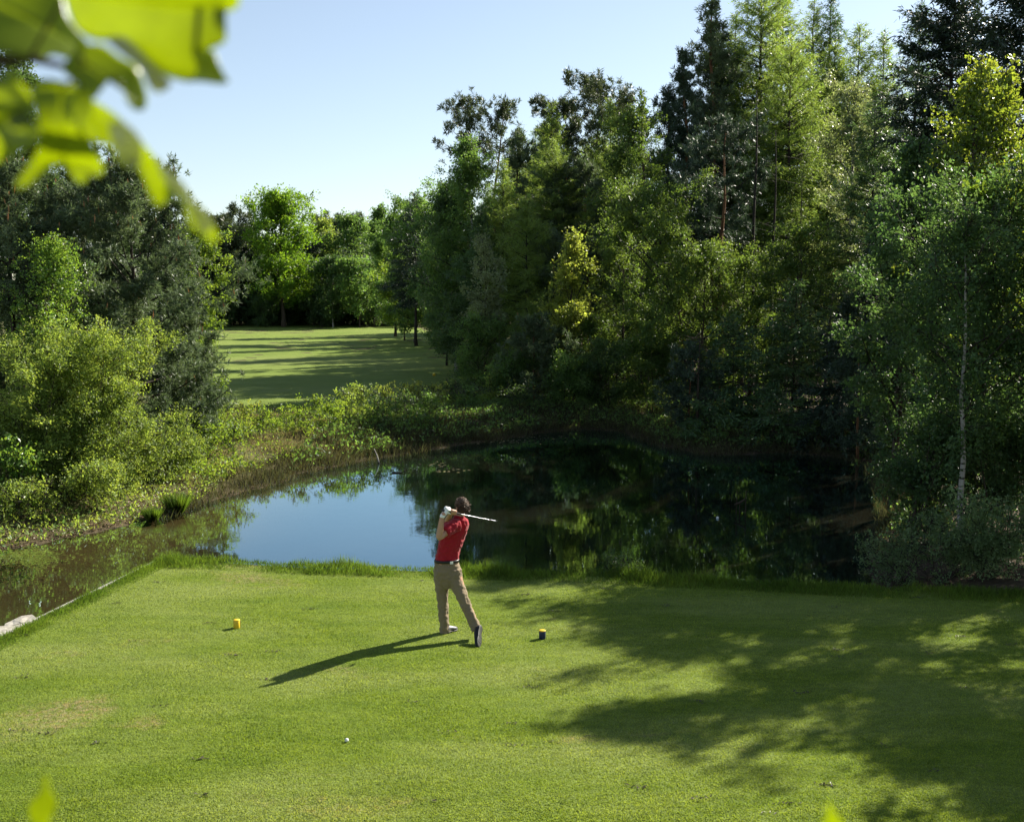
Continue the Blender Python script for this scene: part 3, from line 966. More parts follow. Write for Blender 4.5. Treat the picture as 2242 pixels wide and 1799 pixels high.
# ---------------------------------------------------------------- the wood behind the pond
WD = "trees of the wood behind the pond"
for kind, px, d, top, w, name, lab, kw in [
        ("umbrella", 470, 74, 98, 44, "pine_tree", "wispy pine with open crown on the skyline, left one of its pair", dict(base=0.72, lai=1.5)),
        ("umbrella", 492, 76, 104, 36, "pine_tree", "wispy pine with forked crown on the skyline, right one of its pair", dict(base=0.7, lai=1.5)),
        ("umbrella", 604, 66, 85, 66, "pine_tree", "tall umbrella pine with bare trunk highest on the middle skyline", dict(base=0.62, lai=2.2)),
        ("umbrella", 577, 68, 106, 38, "pine_tree", "smaller umbrella crown touching the tall umbrella pine's left side", dict(base=0.66)),
        ("pine", 520, 70, 130, 40, "pine_tree", "olive pine top between the two skyline pine groups, left", dict(leaf="pine_grey", base=0.4)),
        ("pine", 545, 69, 122, 46, "pine_tree", "olive pine top with upright tips below the sky gap", dict(leaf="pine_grey", base=0.4)),
        ("pine", 536, 60, 172, 46, "pine_tree", "grey pine directly behind the bright green larch", dict(leaf="pine_grey", base=0.25, candles=20)),
        ("pine", 560, 58, 160, 56, "pine_tree", "dense grey-brown pine in the middle, left of its twin", dict(leaf="pine_grey", base=0.2, candles=30)),
        ("pine", 592, 57, 158, 62, "pine_tree", "dense grey-brown pine with dark heart under the umbrella pine", dict(leaf="pine_grey", base=0.2, candles=30)),
        ("pine", 552, 50, 232, 44, "pine_tree", "small grey pine between the bright larch and the yellow maple", dict(leaf="pine_grey", base=0.12, candles=14)),
        ("maple", 575, 44.5, 226, 44, "maple_tree", "pointed bright yellow young maple glowing in the middle of the wood", dict(leaf="yellow_leaf", base=0.08, lai=1.9, L=0.10)),
        ("birch", 594, 44.5, 318, 44, "birch_tree", "yellow-green slender birch below the yellow maple", dict(leaf="wood_leaf", weep=0.25, base=0.06)),
        ("birch", 553, 44.5, 328, 36, "aspen_tree", "small whitish sapling left of the yellow maple's foot", dict(leaf="pale_leaf", weep=0.0, prof="column")),
        ("pine", 534, 43.5, 318, 62, "pine_tree", "dark young pine standing behind the rushes below the bright larch", dict(leaf="pine_grey", base=0.06, candles=12)),
        ("leafy", 566, 42.5, 350, 70, "leafy_tree", "dim leafy thicket tree below the small whitish sapling", dict(leaf="birch_leaf", base=0.04, stems=4, spread=0.8)),
        ("leafy", 508, 44, 350, 56, "leafy_tree", "dim leafy thicket tree left of the dark young pine", dict(leaf="birch_leaf", base=0.04, stems=4, spread=0.8)),
        ("leafy", 615, 42, 330, 62, "leafy_tree", "dark leafy thicket tree at the pond's far corner", dict(leaf="dark_leaf", base=0.04, stems=4, spread=0.8)),
        ("leafy", 640, 53, 118, 66, "leafy_tree", "tall yellow-green leafy tree right of the umbrella pine", dict(leaf="wood_leaf", base=0.15, lai=1.7, wander=0.04, nb=44)),
        ("maple", 650, 50, 94, 26, "maple_tree", "thin yellow-leaved treetop against the sky beside the dark pointed pine", dict(leaf="wood_leaf", base=0.45, lai=0.8)),
        ("leafy", 624, 46.5, 226, 52, "leafy_tree", "yellow-green leafy tree right behind the yellow maple", dict(leaf="wood_leaf", base=0.15, lai=1.3)),
        ("leafy", 668, 43, 190, 80, "leafy_tree", "leafy tree with crooked dark trunk left of the leaning stem", dict(leaf="wood_leaf", base=0.22, lai=1.8, lean=-0.03, wander=0.05, trunk_r=0.12, bark="bark_dark")),
        ("leafy", 700, 41.5, 250, 70, "leafy_tree", "sparse yellow-green tree in front of the orange pine trunk", dict(leaf="wood_leaf", base=0.2, lai=1.4)),
        ("leafy", 655, 41, 318, 76, "leafy_tree", "dark yellow-green thicket tree over the far right bank", dict(leaf="wood_leaf", base=0.05, stems=4, spread=1.0, lai=2.0)),
        ("pine", 686, 56, 46, 56, "pine_tree", "dark pointed pine rising alone left of the tall larches", dict(leaf="pine_blue", base=0.3, prof="cone", nb=52)),
        ("pine", 664, 58, 84, 50, "pine_tree", "shorter dark pine at the pointed pine's left shoulder", dict(leaf="pine_blue", base=0.3, nb=44)),
        ("pine", 720, 60, 26, 60, "pine_tree", "tall dark pine with bristly tips between pointed pine and larches", dict(leaf="pine_blue", base=0.35, nb=50)),
        ("pine", 730, 58, -14, 50, "pine_tree", "very tall grey pine cut by the picture's top edge", dict(leaf="pine_grey", base=0.38, nb=56)),
        ("umbrella", 724, 44.5, 120, 54, "pine_tree", "pine with bare orange trunk and a slanting branch deep in the wood", dict(leaf="pine_blue", base=0.52, trunk_r=0.15, lean=0.015)),
        ("larch", 762, 60, -40, 96, "larch_tree", "tallest feathery light green larch, cut by the picture's top edge", dict(base=0.3, lai=1.7)),
        ("larch", 792, 56, 40, 90, "larch_tree", "feathery sunlit larch in front of the tallest larch", dict(base=0.28, lai=1.8)),
        ("larch", 735, 62, 14, 60, "larch_tree", "feathery larch half hidden by the very tall grey pine", dict(base=0.3, lai=1.8)),
        ("larch", 782, 63, -22, 70, "larch_tree", "light green larch between the tallest larch and the thin-topped one", dict(base=0.25, lai=1.8)),
        ("larch", 838, 60, 40, 76, "larch_tree", "light green larch whose boughs spread behind the glittering whitish tree", dict(base=0.2, lai=1.9)),
        ("larch", 812, 66, -4, 64, "larch_tree", "thin-topped larch behind the sunlit feathery larch", dict(base=0.25, lai=1.5)),
        ("larch", 832, 66, -16, 56, "larch_tree", "dark spindly larch top against the sky, left of three", dict(base=0.25, lai=1.5, leaf="larch_dark")),
        ("larch", 856, 62, 22, 72, "larch_tree", "green larch top behind the whitebeam", dict(base=0.2, lai=1.7)),
        ("larch", 884, 62, 30, 66, "larch_tree", "green larch top in the sky notch beside the dark spruces", dict(base=0.2, lai=1.7)),
        ("larch", 912, 56, 0, 72, "larch_tree", "leaning dark-tipped larch against the dark spruces", dict(base=0.15, lai=1.7, leaf="larch_dark", lean=0.02)),
        ("birch", 846, 43, 86, 52, "whitebeam_tree", "whitish-leaved tree glittering in front of the larches", dict(leaf="pale_leaf", weep=0.0, prof="oak", base=0.2, lai=1.5)),
        ("larch", 874, 41, 96, 90, "larch_tree", "dim larch between whitebeam and the right-hand maple", dict(leaf="larch_dark", base=0.1)),
        ("leafy", 806, 40.5, 232, 70, "leafy_tree", "yellow-flecked leafy tree under the whitebeam", dict(leaf="wood_leaf", base=0.2, lai=1.4)),
        ("leafy", 745, 42, 262, 70, "leafy_tree", "yellow-flecked thicket tree between the dark trunks", dict(leaf="wood_leaf", base=0.1, lai=1.5)),
        ("spruce", 955, 36, -75, 130, "spruce_tree", "huge dark spruce with sweeping boughs, left one of the corner pair", dict(leaf="spruce", base=0.02, prof="column", L=0.18, asp=0.26, lai=3.6, maxn=230000)),
        ("spruce", 1035, 33, -110, 150, "spruce_tree", "huge dark spruce filling the picture's top right corner", dict(leaf="spruce", base=0.02, prof="column", L=0.18, asp=0.26, lai=3.6, maxn=230000)),
        ("spruce", 905, 38, 150, 90, "spruce_tree", "dark spruce between the pond and the corner spruces", dict(leaf="spruce", base=0.02)),
        ("spruce", 795, 37, 282, 110, "hemlock_tree", "dark drooping conifer over the black water", dict(leaf="larch_dark", base=0.08, lai=1.8, hang=0.5)),
        ("spruce", 735, 37, 318, 96, "hemlock_tree", "dark drooping conifer left of the black water", dict(leaf="larch_dark", base=0.08, lai=1.8, hang=0.5)),
        ("spruce", 846, 33.5, 300, 90, "hemlock_tree", "black-green conifer beside the right-hand birch thicket", dict(leaf="spruce", base=0.05)),
        ("spruce", 705, 35.2, 398, 74, "young_spruce", "low young conifer with drooping fans on the right bank, left one", dict(leaf="larch_dark", base=0.15, hang=0.5)),
        ("spruce", 775, 34.2, 396, 84, "young_spruce", "low young conifer with drooping fans on the right bank, right one", dict(leaf="larch_dark", base=0.15, hang=0.5)),
        ("pine", 690, 36.5, 345, 56, "pine_tree", "bluish young pine by the right bank", dict(leaf="pine_blue", base=0.1)),
        ("pine", 862, 31.5, 330, 50, "pine_tree", "bluish young pine half hidden by the right-hand birch thicket", dict(leaf="pine_blue", base=0.1)),
]:
    grow(kind, px, d, top, w, name, lab, group=WD, **kw)

# bare dark stems inside the wood
for k, (px, d, top, lean, lab) in enumerate([
        (757, 43.5, 90, 0.0, "straight dark trunk right of the orange pine trunk"),
        (776, 46, 130, 0.0, "thin dark trunk under the feathery larch"),
        (800, 44, 150, 0.01, "thick dark trunk below the whitebeam"),
        (826, 35.5, 290, 0.05, "thin leaning grey stem over the black water"),
        (700, 36.2, 330, 0.0, "short pale stem standing by the right bank")]):
    p = at(px, top, d)
    gz = ground_z(p[0], d)
    h = p[2] - gz
    o = empty("bare_trunk", (p[0], d, gz))
    tb = MB()
    z = np.linspace(-0.2, h, 9)
    T = np.column_stack([lean * z + 0.04 * np.sin(z * 0.8 + k), 0.03 * np.sin(z + k), z])
    tb.tube(T, (0.13 if lean == 0 and k != 4 else 0.06) * (1 - 0.93 * np.linspace(0, 1, 9)), 7)
    n = 30
    zz = RG.uniform(0.3 * h, h, n)
    a = RG.uniform(0, 6.28, n)
    A = np.column_stack([np.interp(zz, z, T[:, 0]), np.interp(zz, z, T[:, 1]), zz])
    B = A + np.column_stack([np.cos(a), np.sin(a), RG.uniform(-0.3, 0.4, n)]) * RG.uniform(0.3, 1.1, (n, 1))
    tb.sticks(A, B, 0.013, 0.004)
    tb.build("trunk", M["bark_dark"] if k != 4 else M["bark"], o, True)
    tag(o, lab, "trunk", "bare stems inside the wood")

# dense wood farther back: copies, nothing tells them apart
deep_src = [o for o in C.objects if o.get("group") == WD and o.name.startswith(("larch_tree", "spruce_tree"))]
pts = [(8 + 5.2 * i + RG.normal() * 1.2, 58 + 13 * r + RG.normal() * 2.5) for r in range(5) for i in range(9 + 2 * r)]
for k, (x, y) in enumerate(pts):
    if x / y > 0.60 or (y > 90 and x / y < 0.08):
        continue
    copy_tree(deep_src[3 + k % 5], x, y, 1, RG.uniform(0, 6.28), H=RG.uniform(0.85, 1.1) * (7.5 + (y - 56) * 0.11), label="dim conifer deep in the wood behind the pond-side trees", group="conifers deep in the wood")
for k in range(44):
    y = 58 + 1.95 * k + RG.normal() * 0.8
    x = float(fair_r(y)) + 4.5 + (3.5 if k % 2 else 0) + RG.normal() * 0.8
    copy_tree(deep_src[[0, 1, 2, 4][k % 4]], x, y, 1, RG.uniform(0, 6.28), H=RG.uniform(11.5, 15.5), label="dim conifer standing behind the trees on the fairway's right side", group="conifers behind the fairway's right side")
dark_src = [o for o in C.objects if o.get("group") == WD and "thicket tree" in o["label"]]
for k in range(26):
    x, y = 5 + 1.55 * k + RG.normal() * 0.5, (54 if k % 2 else 61) + RG.normal() * 2
    if x / y < 0.56:
        copy_tree(dark_src[k % 3], x, y, RG.uniform(0.95, 1.4), RG.uniform(0, 6.28), "dim leafy tree filling the wood's shady floor between trunks", "leafy trees on the wood's shady floor")
for k in range(26):
    y = 178 + 7 * math.sin(k * 1.9)
    x = at(176 + k * 10.2, 300, y)[0]
    copy_tree(dark_src[2], x, y, 1, RG.uniform(0, 6.28), "dark leafy tree in the shade of the far wood", "dark trees in the far wood", H=RG.uniform(11, 16))

# ---------------------------------------------------------------- right-hand group beside the tee
RT = "trees beside the tee on the right"
grow("maple", 984, 24.6, 50, 112, "maple_tree", "young maple with sunlit yellow-green top before the dark spruces", group=RT, base=0.12, lai=1.35, nb=40, gap=1.0)
grow("maple", 1016, 25.5, 66, 80, "maple_tree", "narrow sunlit maple at the picture's right border", group=RT, base=0.3, lai=1.6)
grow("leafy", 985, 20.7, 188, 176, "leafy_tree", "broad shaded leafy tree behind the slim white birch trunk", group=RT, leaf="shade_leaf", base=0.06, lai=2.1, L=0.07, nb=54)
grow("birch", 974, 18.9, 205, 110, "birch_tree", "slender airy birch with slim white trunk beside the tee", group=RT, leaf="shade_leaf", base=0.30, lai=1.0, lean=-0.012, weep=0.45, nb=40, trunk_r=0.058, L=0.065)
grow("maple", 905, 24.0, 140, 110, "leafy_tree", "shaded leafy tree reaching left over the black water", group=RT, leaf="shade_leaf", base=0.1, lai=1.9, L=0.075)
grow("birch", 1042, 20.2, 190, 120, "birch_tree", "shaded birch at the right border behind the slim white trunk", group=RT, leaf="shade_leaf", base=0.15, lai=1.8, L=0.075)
grow("shrub", 905, 20.4, 372, 90, "leafy_bush", "shaded leafy bush between white-trunked birch and pond", "bush", RT, leaf="shade_leaf", L=0.065, lai=2.2)
grow("shrub", 1010, 19.6, 400, 100, "leafy_bush", "tall shaded bush at the right border behind the grey-green bushes", "bush", RT, leaf="shade_leaf", L=0.065, lai=2.2)
grow("shrub", 892, 17.4, 530, 60, "leafy_bush", "grey-green bush with upright twigs at the tee's back edge by the water", "bush", RT, leaf="grey_leaf", L=0.045, lai=1.0)
grow("shrub", 944, 17.2, 514, 76, "leafy_bush", "grey-green bush at the foot of the white birch trunk", "bush", RT, leaf="grey_leaf", L=0.045, lai=1.2)
grow("shrub", 1014, 16.9, 484, 100, "leafy_bush", "grey-green bush at the right border behind the tee", "bush", RT, leaf="grey_leaf", L=0.045, lai=1.2)
grow("shrub", 980, 16.7, 550, 60, "leafy_bush", "lowest grey-green bush touching the long grass of the tee's edge", "bush", RT, leaf="grey_leaf", L=0.04, lai=1.8)
# trees just outside the picture whose shade falls on the tee
for x, y, h, r, lab in [(11.0, 20.4, 7.8, 1.9, "leafy tree beside the tee shading its back half"), (10.0, 14.0, 5.6, 1.3, "small leafy tree beside the tee nearest the viewer"),
                        (13.8, 21.0, 9.3, 2.4, "tall leafy tree beside the tee farthest from the viewer"), (13.6, 17.6, 8.2, 2.0, "tall leafy tree beside the tee between its neighbours"),
                        (10.4, 18.3, 8.0, 1.7, "slender leafy tree beside the tee whose shade points at the golfer's feet"), (11.0, 16.3, 6.6, 1.5, "middle-sized leafy tree beside the tee shading its right border")]:
    grow_at("leafy", x, y, h, r, "leafy_tree", lab, "tree", "trees outside the right border", leaf="fresh_leaf", base=0.2, lai=1.25, L=0.09, nb=32, gap=1.25, spray=12)
# ---------------------------------------------------------------- ground cover one cannot count
def scatter(n, xr, yr, ok):
    P = np.column_stack([RG.uniform(*xr, n), RG.uniform(*yr, n)])
    return P[ok(P)]


def blades(mb, P, h, w, lean=0.35, m=0):
    n = len(P)
    a = RG.uniform(0, 6.28, n)
    tl = RG.uniform(0, lean, n) * 1.6
    A = np.column_stack([np.cos(a) * tl, np.sin(a) * tl, np.ones(n)])
    N = np.column_stack([np.cos(a + 1.4), np.sin(a + 1.4), np.zeros(n)])
    mb.leaves(P, A, N, h, w, 0.05, m, 0.4)


# long grass fringe along the back and left edges of the tee
mb = MB()
E = np.array([tee_left1, tee_left0] + tee_back + [(15.0, tee_back[-1][1] - 1.2)])
for i in range(1, len(E)):
    a, b = E[i - 1], E[i]
    ln = np.linalg.norm(b - a)
    inn = np.array([(b - a)[1], -(b - a)[0]]) / ln
    n = int(ln * 2200)
    u = RG.random(n)
    left = i <= 2
    wd = 0.30 if left else 0.55
    off = (RG.random(n) ** 1.3) * wd - (-0.02 if left else 0.10)
    p = a + (b - a) * u[:, None] + inn * off[:, None]
    dens = 0.55 + 0.5 * wob(p[:, 0], p[:, 1], 1.7, 3.0) + 0.35 * wob(p[:, 0], p[:, 1], 5.0, 1.0)
    keep = RG.random(n) < np.clip(0.35 + dens, 0.12, 1)
    p, off, dens = p[keep], off[keep], dens[keep]
    prof = np.clip(1.2 - off / wd, 0.25, 1)
    clump = np.clip(0.55 + 0.75 * wob(p[:, 0], p[:, 1], 2.3, 9.0) + 0.3 * wob(p[:, 0], p[:, 1], 7.0, 2.0), 0.55, 1.6)
    h = (0.065 if left else 0.15 * clump) * prof * RG.uniform(0.5, 1.5, len(p)) * np.clip(0.75 + 0.6 * dens, 0.45, 1.7)
    blades(mb, np.column_stack([p, np.zeros(len(p)) - 0.005]), h, RG.uniform(0.005, 0.010, len(p)), 0.6)
tag(mb.build("edge_grass", M["fringe"]), "long grass fringe along the back and left edges of the tee", "grass", kind="stuff")

# rushes along the far bank, heath and dry grass up to the fairway
mb = MB()
band = lambda lo, hi: (lambda P: (lambda s: (s > lo) & (s < hi))(sdist(P, pond)))
P = scatter(330000, (-17, 10), (20, 46), band(-0.25, 1.25))
ok = (sdist(P, tee_poly) > 1.0) & (RG.random(len(P)) < np.clip(0.55 + 0.5 * wob(P[:, 0], P[:, 1], 1.3, 5.0), 0.05, 1)) & ~((P[:, 0] < -7.6) & (P[:, 1] < 26.3))
P = P[ok][:70000]
hh = np.clip(0.24 + 0.14 * wob(P[:, 0], P[:, 1], 0.9, 2.0), 0.08, 0.45) * RG.uniform(0.5, 1.3, len(P))
blades(mb, np.column_stack([P, height(P) - 0.02]), hh, RG.uniform(0.012, 0.024, len(P)), 0.5)
P = scatter(120000, (-17, 10), (20, 46), band(-0.22, 0.55))
P = P[(sdist(P, tee_poly) > 1.0) & ~((P[:, 0] < -7.6) & (P[:, 1] < 26.3))][:42000]
blades(mb, np.column_stack([P, height(P) - 0.03]), RG.uniform(0.12, 0.36, len(P)) * np.clip(1 + 0.5 * wob(P[:, 0], P[:, 1], 1.9, 3.0), 0.4, 1.5), RG.uniform(0.014, 0.028, len(P)), 0.45)
P = scatter(260000, (-6, 13), (29, 50), lambda P: (sdist(P, pond) > 0.2) & (sdist(P, pond) < 5.0) & (P[:, 0] > fair_r(P[:, 1]) - 0.5))
P = P[RG.random(len(P)) < np.clip(0.5 + 0.55 * wob(P[:, 0], P[:, 1], 1.2, 8.0), 0.08, 1)][:60000]
blades(mb, np.column_stack([P, height(P) - 0.03]), RG.uniform(0.15, 0.5, len(P)), RG.uniform(0.016, 0.03, len(P)), 0.7, (0))
q = P[RG.random(len(P)) < 0.45]
q = np.column_stack([q, height(q) + RG.random(len(q)) * 0.35])
mb.leaves(q, rv(RG, len(q)) + [0, 0, 0.4], rv(RG, len(q)) + [0, 0, 0.6], 0.13, 0.06, 0.1, 1)
tag(mb.build("rushes", [M["reed"], M["birch_leaf"]]), "brownish rushes fringing the pond's far bank", "rushes", kind="stuff")

mb = MB()
P = scatter(420000, (-15, 6), (26, 47), lambda P: (sdist(P, pond) > 0.9) & (P[:, 0] < fair_r(P[:, 1]) + 5.5) & ((P[:, 1] < 42.5) | (P[:, 0] > fair_r(P[:, 1]))))
P = P[RG.random(len(P)) < np.clip(0.5 + 0.6 * wob(P[:, 0], P[:, 1], 0.8, 1.0), 0.08, 1)][:170000]
hv = np.clip(0.22 + 0.12 * wob(P[:, 0], P[:, 1], 1.1, 4.0), 0.08, 0.5)
sel = (wob(P[:, 0], P[:, 1], 0.55, 7.0) + 0.35 * RG.normal(size=len(P))) > 0.0
Z = np.column_stack([P, height(P) - 0.02])
blades(mb, Z[sel], hv[sel] * RG.uniform(0.4, 1.2, sel.sum()), 0.022, 0.7, 0)
q = Z[~sel] + np.column_stack([np.zeros((int((~sel).sum()), 2)), RG.random(int((~sel).sum())) * hv[~sel] * 1.2])
mb.leaves(q, rv(RG, len(q)) + [0, 0, 0.3], rv(RG, len(q)) + [0, 0, 0.6], RG.uniform(0.05, 0.11, len(q)), 0.042, 0.1, 1)
tag(mb.build("heath_cover", [M["heath"], M["fresh_leaf"]]), "dry grass and low herbs between the pond and the fairway", "heath", kind="stuff")

# leaf litter and low growth on the left earth bank and under the wood
mb = MB()
P = scatter(60000, (-17, 16), (17, 60), lambda P: (sdist(P, pond) > 0.02) & (sdist(P, tee_poly) > 0.6) & (((P[:, 0] < -8.5) & (P[:, 1] < 27)) | (P[:, 0] > 3 + 0.0 * P[:, 1])))
Z = np.column_stack([P, height(P) + 0.01])
k = RG.random(len(P))
a = k < 0.55
mb.leaves(Z[a], rv(RG, a.sum()) * [1, 1, 0.3], rv(RG, a.sum()) * 0.5 + [0, 0, 1], 0.07, 0.045, 0.2, 0)
b = ~a
mb.leaves(Z[b] + np.column_stack([np.zeros((b.sum(), 2)), RG.random(b.sum()) * 0.16]), rv(RG, b.sum()) + [0, 0, 0.6], rv(RG, b.sum()) + [0, 0, 0.5], 0.11, 0.05, 0.1, 1)
M["litter"] = leaf_mat("leaf litter", (0.19, 0.125, 0.075), (0.2, 0.12, 0.05), tfac=0.15, var=0.6, hue=0.02)
P = scatter(46000, (-17, -7.2), (17, 28), lambda P: (sdist(P, pond) > -0.05) & (sdist(P, pond) < 4.5))
Z = np.column_stack([P, height(P) + 0.008])
k = RG.random(len(P)) + 0.25 * wob(P[:, 0], P[:, 1], 2.6, 6.0)
a = k < 0.52
mb.leaves(Z[a], rv(RG, a.sum()) * [1, 1, 0.3], rv(RG, a.sum()) * 0.6 + [0, 0, 1], RG.uniform(0.03, 0.08, a.sum()), 0.035, 0.25, 0)
b = ~a
mb.leaves(Z[b] + np.column_stack([np.zeros((b.sum(), 2)), RG.random(b.sum()) ** 2 * 0.22]), rv(RG, b.sum()) + [0, 0, 0.8], rv(RG, b.sum()) + [0, 0, 0.5], 0.09, 0.04, 0.1, 2)
tag(mb.build("leaf_litter", [M["litter"], M["birch_leaf"], M["willow_leaf"]]), "fallen leaves and low herbs on the banks and the wood's floor", "leaf litter", kind="stuff")

# small dark divots, casts and bits of dead leaf on the tee
M["divot"] = leaf_mat("divot earth", (0.045, 0.034, 0.020), (0.05, 0.04, 0.02), tfac=0.05, var=0.5, hue=0.02)
mb = MB()
R_ = np.random.default_rng(77)
for k in range(55):
    px, py = R_.uniform(0, 1024), 575 + 240 * R_.random() ** 1.2
    c_ = gp(px, py, 0.0)
    if not inside(c_[None, :2], tee_poly)[0]:
        continue
    n = R_.integers(4, 22)
    q = np.column_stack([c_[0] + R_.normal(size=n) * 0.055, c_[1] + R_.normal(size=n) * 0.02, np.full(n, 0.006)])
    az = R_.uniform(0, 6.28, n)
    mb.leaves(q, np.column_stack([np.cos(az), np.sin(az), R_.uniform(0, 0.5, n)]), rv(R_, n) * 0.4 + [0, 0, 1], R_.uniform(0.02, 0.05, n), R_.uniform(0.01, 0.02, n), 0.2)
tag(mb.build("turf_divots", M["divot"]), "small dark divots and worm casts scattered over the tee", "divots", kind="stuff")
# ---------------------------------------------------------------- small things round the tee and pond
def flat_mat(name, col, rough=0.6, spec=0.4, var=0.15, scale=20.0, **kw):
    t = NT(name)
    n = t.noise(t.obj(), scale, 4, 0.6)
    c = t.mix(n, tuple(v * (1 - var) for v in col), tuple(min(1, v * (1 + var)) for v in col))
    return t.done(t.pbr(c, rough, spec, t.bump(n, 0.15, 0.005), **kw))


M["yellow_paint"] = flat_mat("worn yellow paint", (0.62, 0.42, 0.02), 0.5)
M["blue_paint"] = flat_mat("blue paint", (0.006, 0.013, 0.05), 0.45)
M["white_gloss"] = flat_mat("white cover", (0.75, 0.75, 0.70), 0.35)
M["grey_wood"] = bark_mat("weathered plank", (0.20, 0.185, 0.16), (0.40, 0.38, 0.34), 9.0, 1.0)
t = NT("flagstone")
n1 = t.noise(t.obj(), 7.0, 6, 0.65)
n2 = t.noise(t.obj(), 40.0, 3, 0.6)
c = t.mix(t.ramp(n1, [(0.3, 0.0), (0.7, 1.0)]), (0.20, 0.185, 0.15), (0.42, 0.40, 0.35))
M["stone"] = t.done(t.pbr(t.mix(t.ramp(n2, [(0.5, 0.0), (0.7, 0.6)]), c, (0.12, 0.12, 0.08)), 0.9, 0.2, t.bump(n1, 0.7, 0.03)))


def lathe(mb, prof, k=20, m=0):
    prof = np.array(prof, float)
    a = np.arange(k) * 2 * PI / k
    V = np.stack([prof[:, 0:1] * np.cos(a), prof[:, 0:1] * np.sin(a), np.repeat(prof[:, 1:2], k, 1)], -1).reshape(-1, 3)
    i = np.arange(len(prof) - 1)[:, None] * k
    j = np.arange(k)[None]
    mb.add(V, np.stack([i + j, i + (j + 1) % k, i + k + (j + 1) % k, i + k + j], -1).reshape(-1, 4), None, m)


def marker(px, py, front, cap, back, label):
    p = gp(px, py, 0)
    o = empty("tee_marker", (p[0], p[1], 0))
    b = MB()
    lathe(b, [(0.0, 0), (0.040, 0), (0.043, 0.006), (0.043, 0.098), (0.040, 0.103)])
    b.build("post", M[front], o, True)
    b = MB()
    lathe(b, [(0.0415, 0.100), (0.044, 0.1035), (0.044, 0.109), (0.040, 0.113), (0.0, 0.114)])
    b.build("cap", M[cap], o, True)
    if back:
        b = MB()        # the other colour is a half sleeve on the far side
        a = np.linspace(math.radians(5), math.radians(150), 12)
        V = np.vstack([np.column_stack([r * np.cos(a), r * np.sin(a), np.full(12, z)]) for r, z in ((0.0445, 0.01), (0.0445, 0.094), (0.047, 0.094), (0.047, 0.01))])
        Q = [[q * 12 + i, q * 12 + i + 1, ((q + 1) % 4) * 12 + i + 1, ((q + 1) % 4) * 12 + i] for q in range(4) for i in range(11)]
        b.add(V, Q)
        b.build("sleeve", M[back], o, True)
    return tag(o, label, "tee marker", "tee markers on the tee")


marker(236.8, 627.3, "yellow_paint", "yellow_paint", "blue_paint", "yellow cylindrical tee marker in the sun left of the golfer")
marker(542.3, 638.0, "blue_paint", "yellow_paint", None, "dark blue tee marker with yellow top in the shade right of the golfer")


def ball(name, pos, r, mat, label, cat):
    b = MB()
    a = np.linspace(-PI / 2, PI / 2, 9)
    lathe(b, np.column_stack([r * np.cos(a), r * np.sin(a) + r]), 14)
    return tag(b.build(name, M[mat], None, True, loc=pos), label, cat)


p = gp(346.8, 741.2, 0)
ball("golf_ball", (p[0], p[1], 0.0), 0.0195, "white_gloss", "tiny white golf ball lying on the front of the tee", "golf ball")
p = gp(434.2, 378, 0)
ball("distance_marker", (p[0], p[1], ground_z(p[0], p[1]) + 0.03), 0.085, "yellow_paint", "tiny yellowish ball marker in the dark fairway shade", "marker")
p = gp(717.5, 518, ZW)
ball("floating_ball", (p[0], p[1], ZW - 0.015), 0.03, "white_gloss", "tiny white ball floating on the black water", "ball")

# plank along the tee's left edge, on square pegs in the water
a, b_ = np.array(tee_left1), np.array(tee_back[0])
d_ = nrm(b_ - a)
nrml = np.array([-d_[1], d_[0]])
ln = np.linalg.norm(b_ - a)
rz = math.atan2(d_[1], d_[0])
o = empty("timber_edging", (a[0], a[1], 0))
s0 = 0.0
while s0 < ln:
    L_ = min(2.4, ln - s0)
    c2 = d_ * (s0 + L_ / 2) + nrml * 0.037
    m_ = MB()
    m_.box((c2[0], c2[1], -0.20 + 0.012 * math.sin(s0 * 3)), (L_ - 0.012, 0.068, 0.43), rz)
    q = m_.build("plank", M["grey_wood"], o)
    s0 += 2.4
for k in range(int(ln / 1.2)):
    c2 = d_ * (0.4 + k * 1.2) + nrml * 0.105
    m_ = MB()
    m_.box((c2[0], c2[1], -0.40), (0.06, 0.06, 0.62), rz)
    m_.build("peg", M["grey_wood"], o)
tag(o, "weathered grey plank edging along the tee's left side above the water", "edging")


def slab(px, py, w, l, h, rz, label, seed):
    R = np.random.default_rng(seed)
    k = 11
    a = np.arange(k) * 2 * PI / k
    rr = R.uniform(0.82, 1.12, k)
    x, y = np.cos(a) * w / 2 * rr, np.sin(a) * l / 2 * rr
    rings = []
    for f, z in ((0.93, -h), (1.0, -h * 0.6), (1.02, -0.03), (0.95, 0.0), (0.5, 0.012), (0.02, 0.015)):
        rings.append(np.column_stack([x * f, y * f, z + R.normal(size=k) * 0.006]))
    V = np.vstack(rings)
    i = np.arange(5)[:, None] * k
    j = np.arange(k)[None]
    b = MB()
    b.add(V, np.stack([i + j, i + (j + 1) % k, i + k + (j + 1) % k, i + k + j], -1).reshape(-1, 4))
    p = gp(px, py, -0.06)
    o = b.build("flat_stone", M["stone"], None, False, loc=(p[0], p[1], -0.06))
    o.rotation_euler = (0.03, -0.04, rz)
    return tag(o, label, "stone", "flat stones at the plank's end")


slab(22, 623.5, 0.50, 0.80, 0.45, 0.35, "pale flat stone against the plank, the one reaching farther over the water", 3)
slab(-4, 634, 0.62, 0.8, 0.45, 0.8, "pale flat stone at the left border beside the plank", 8)


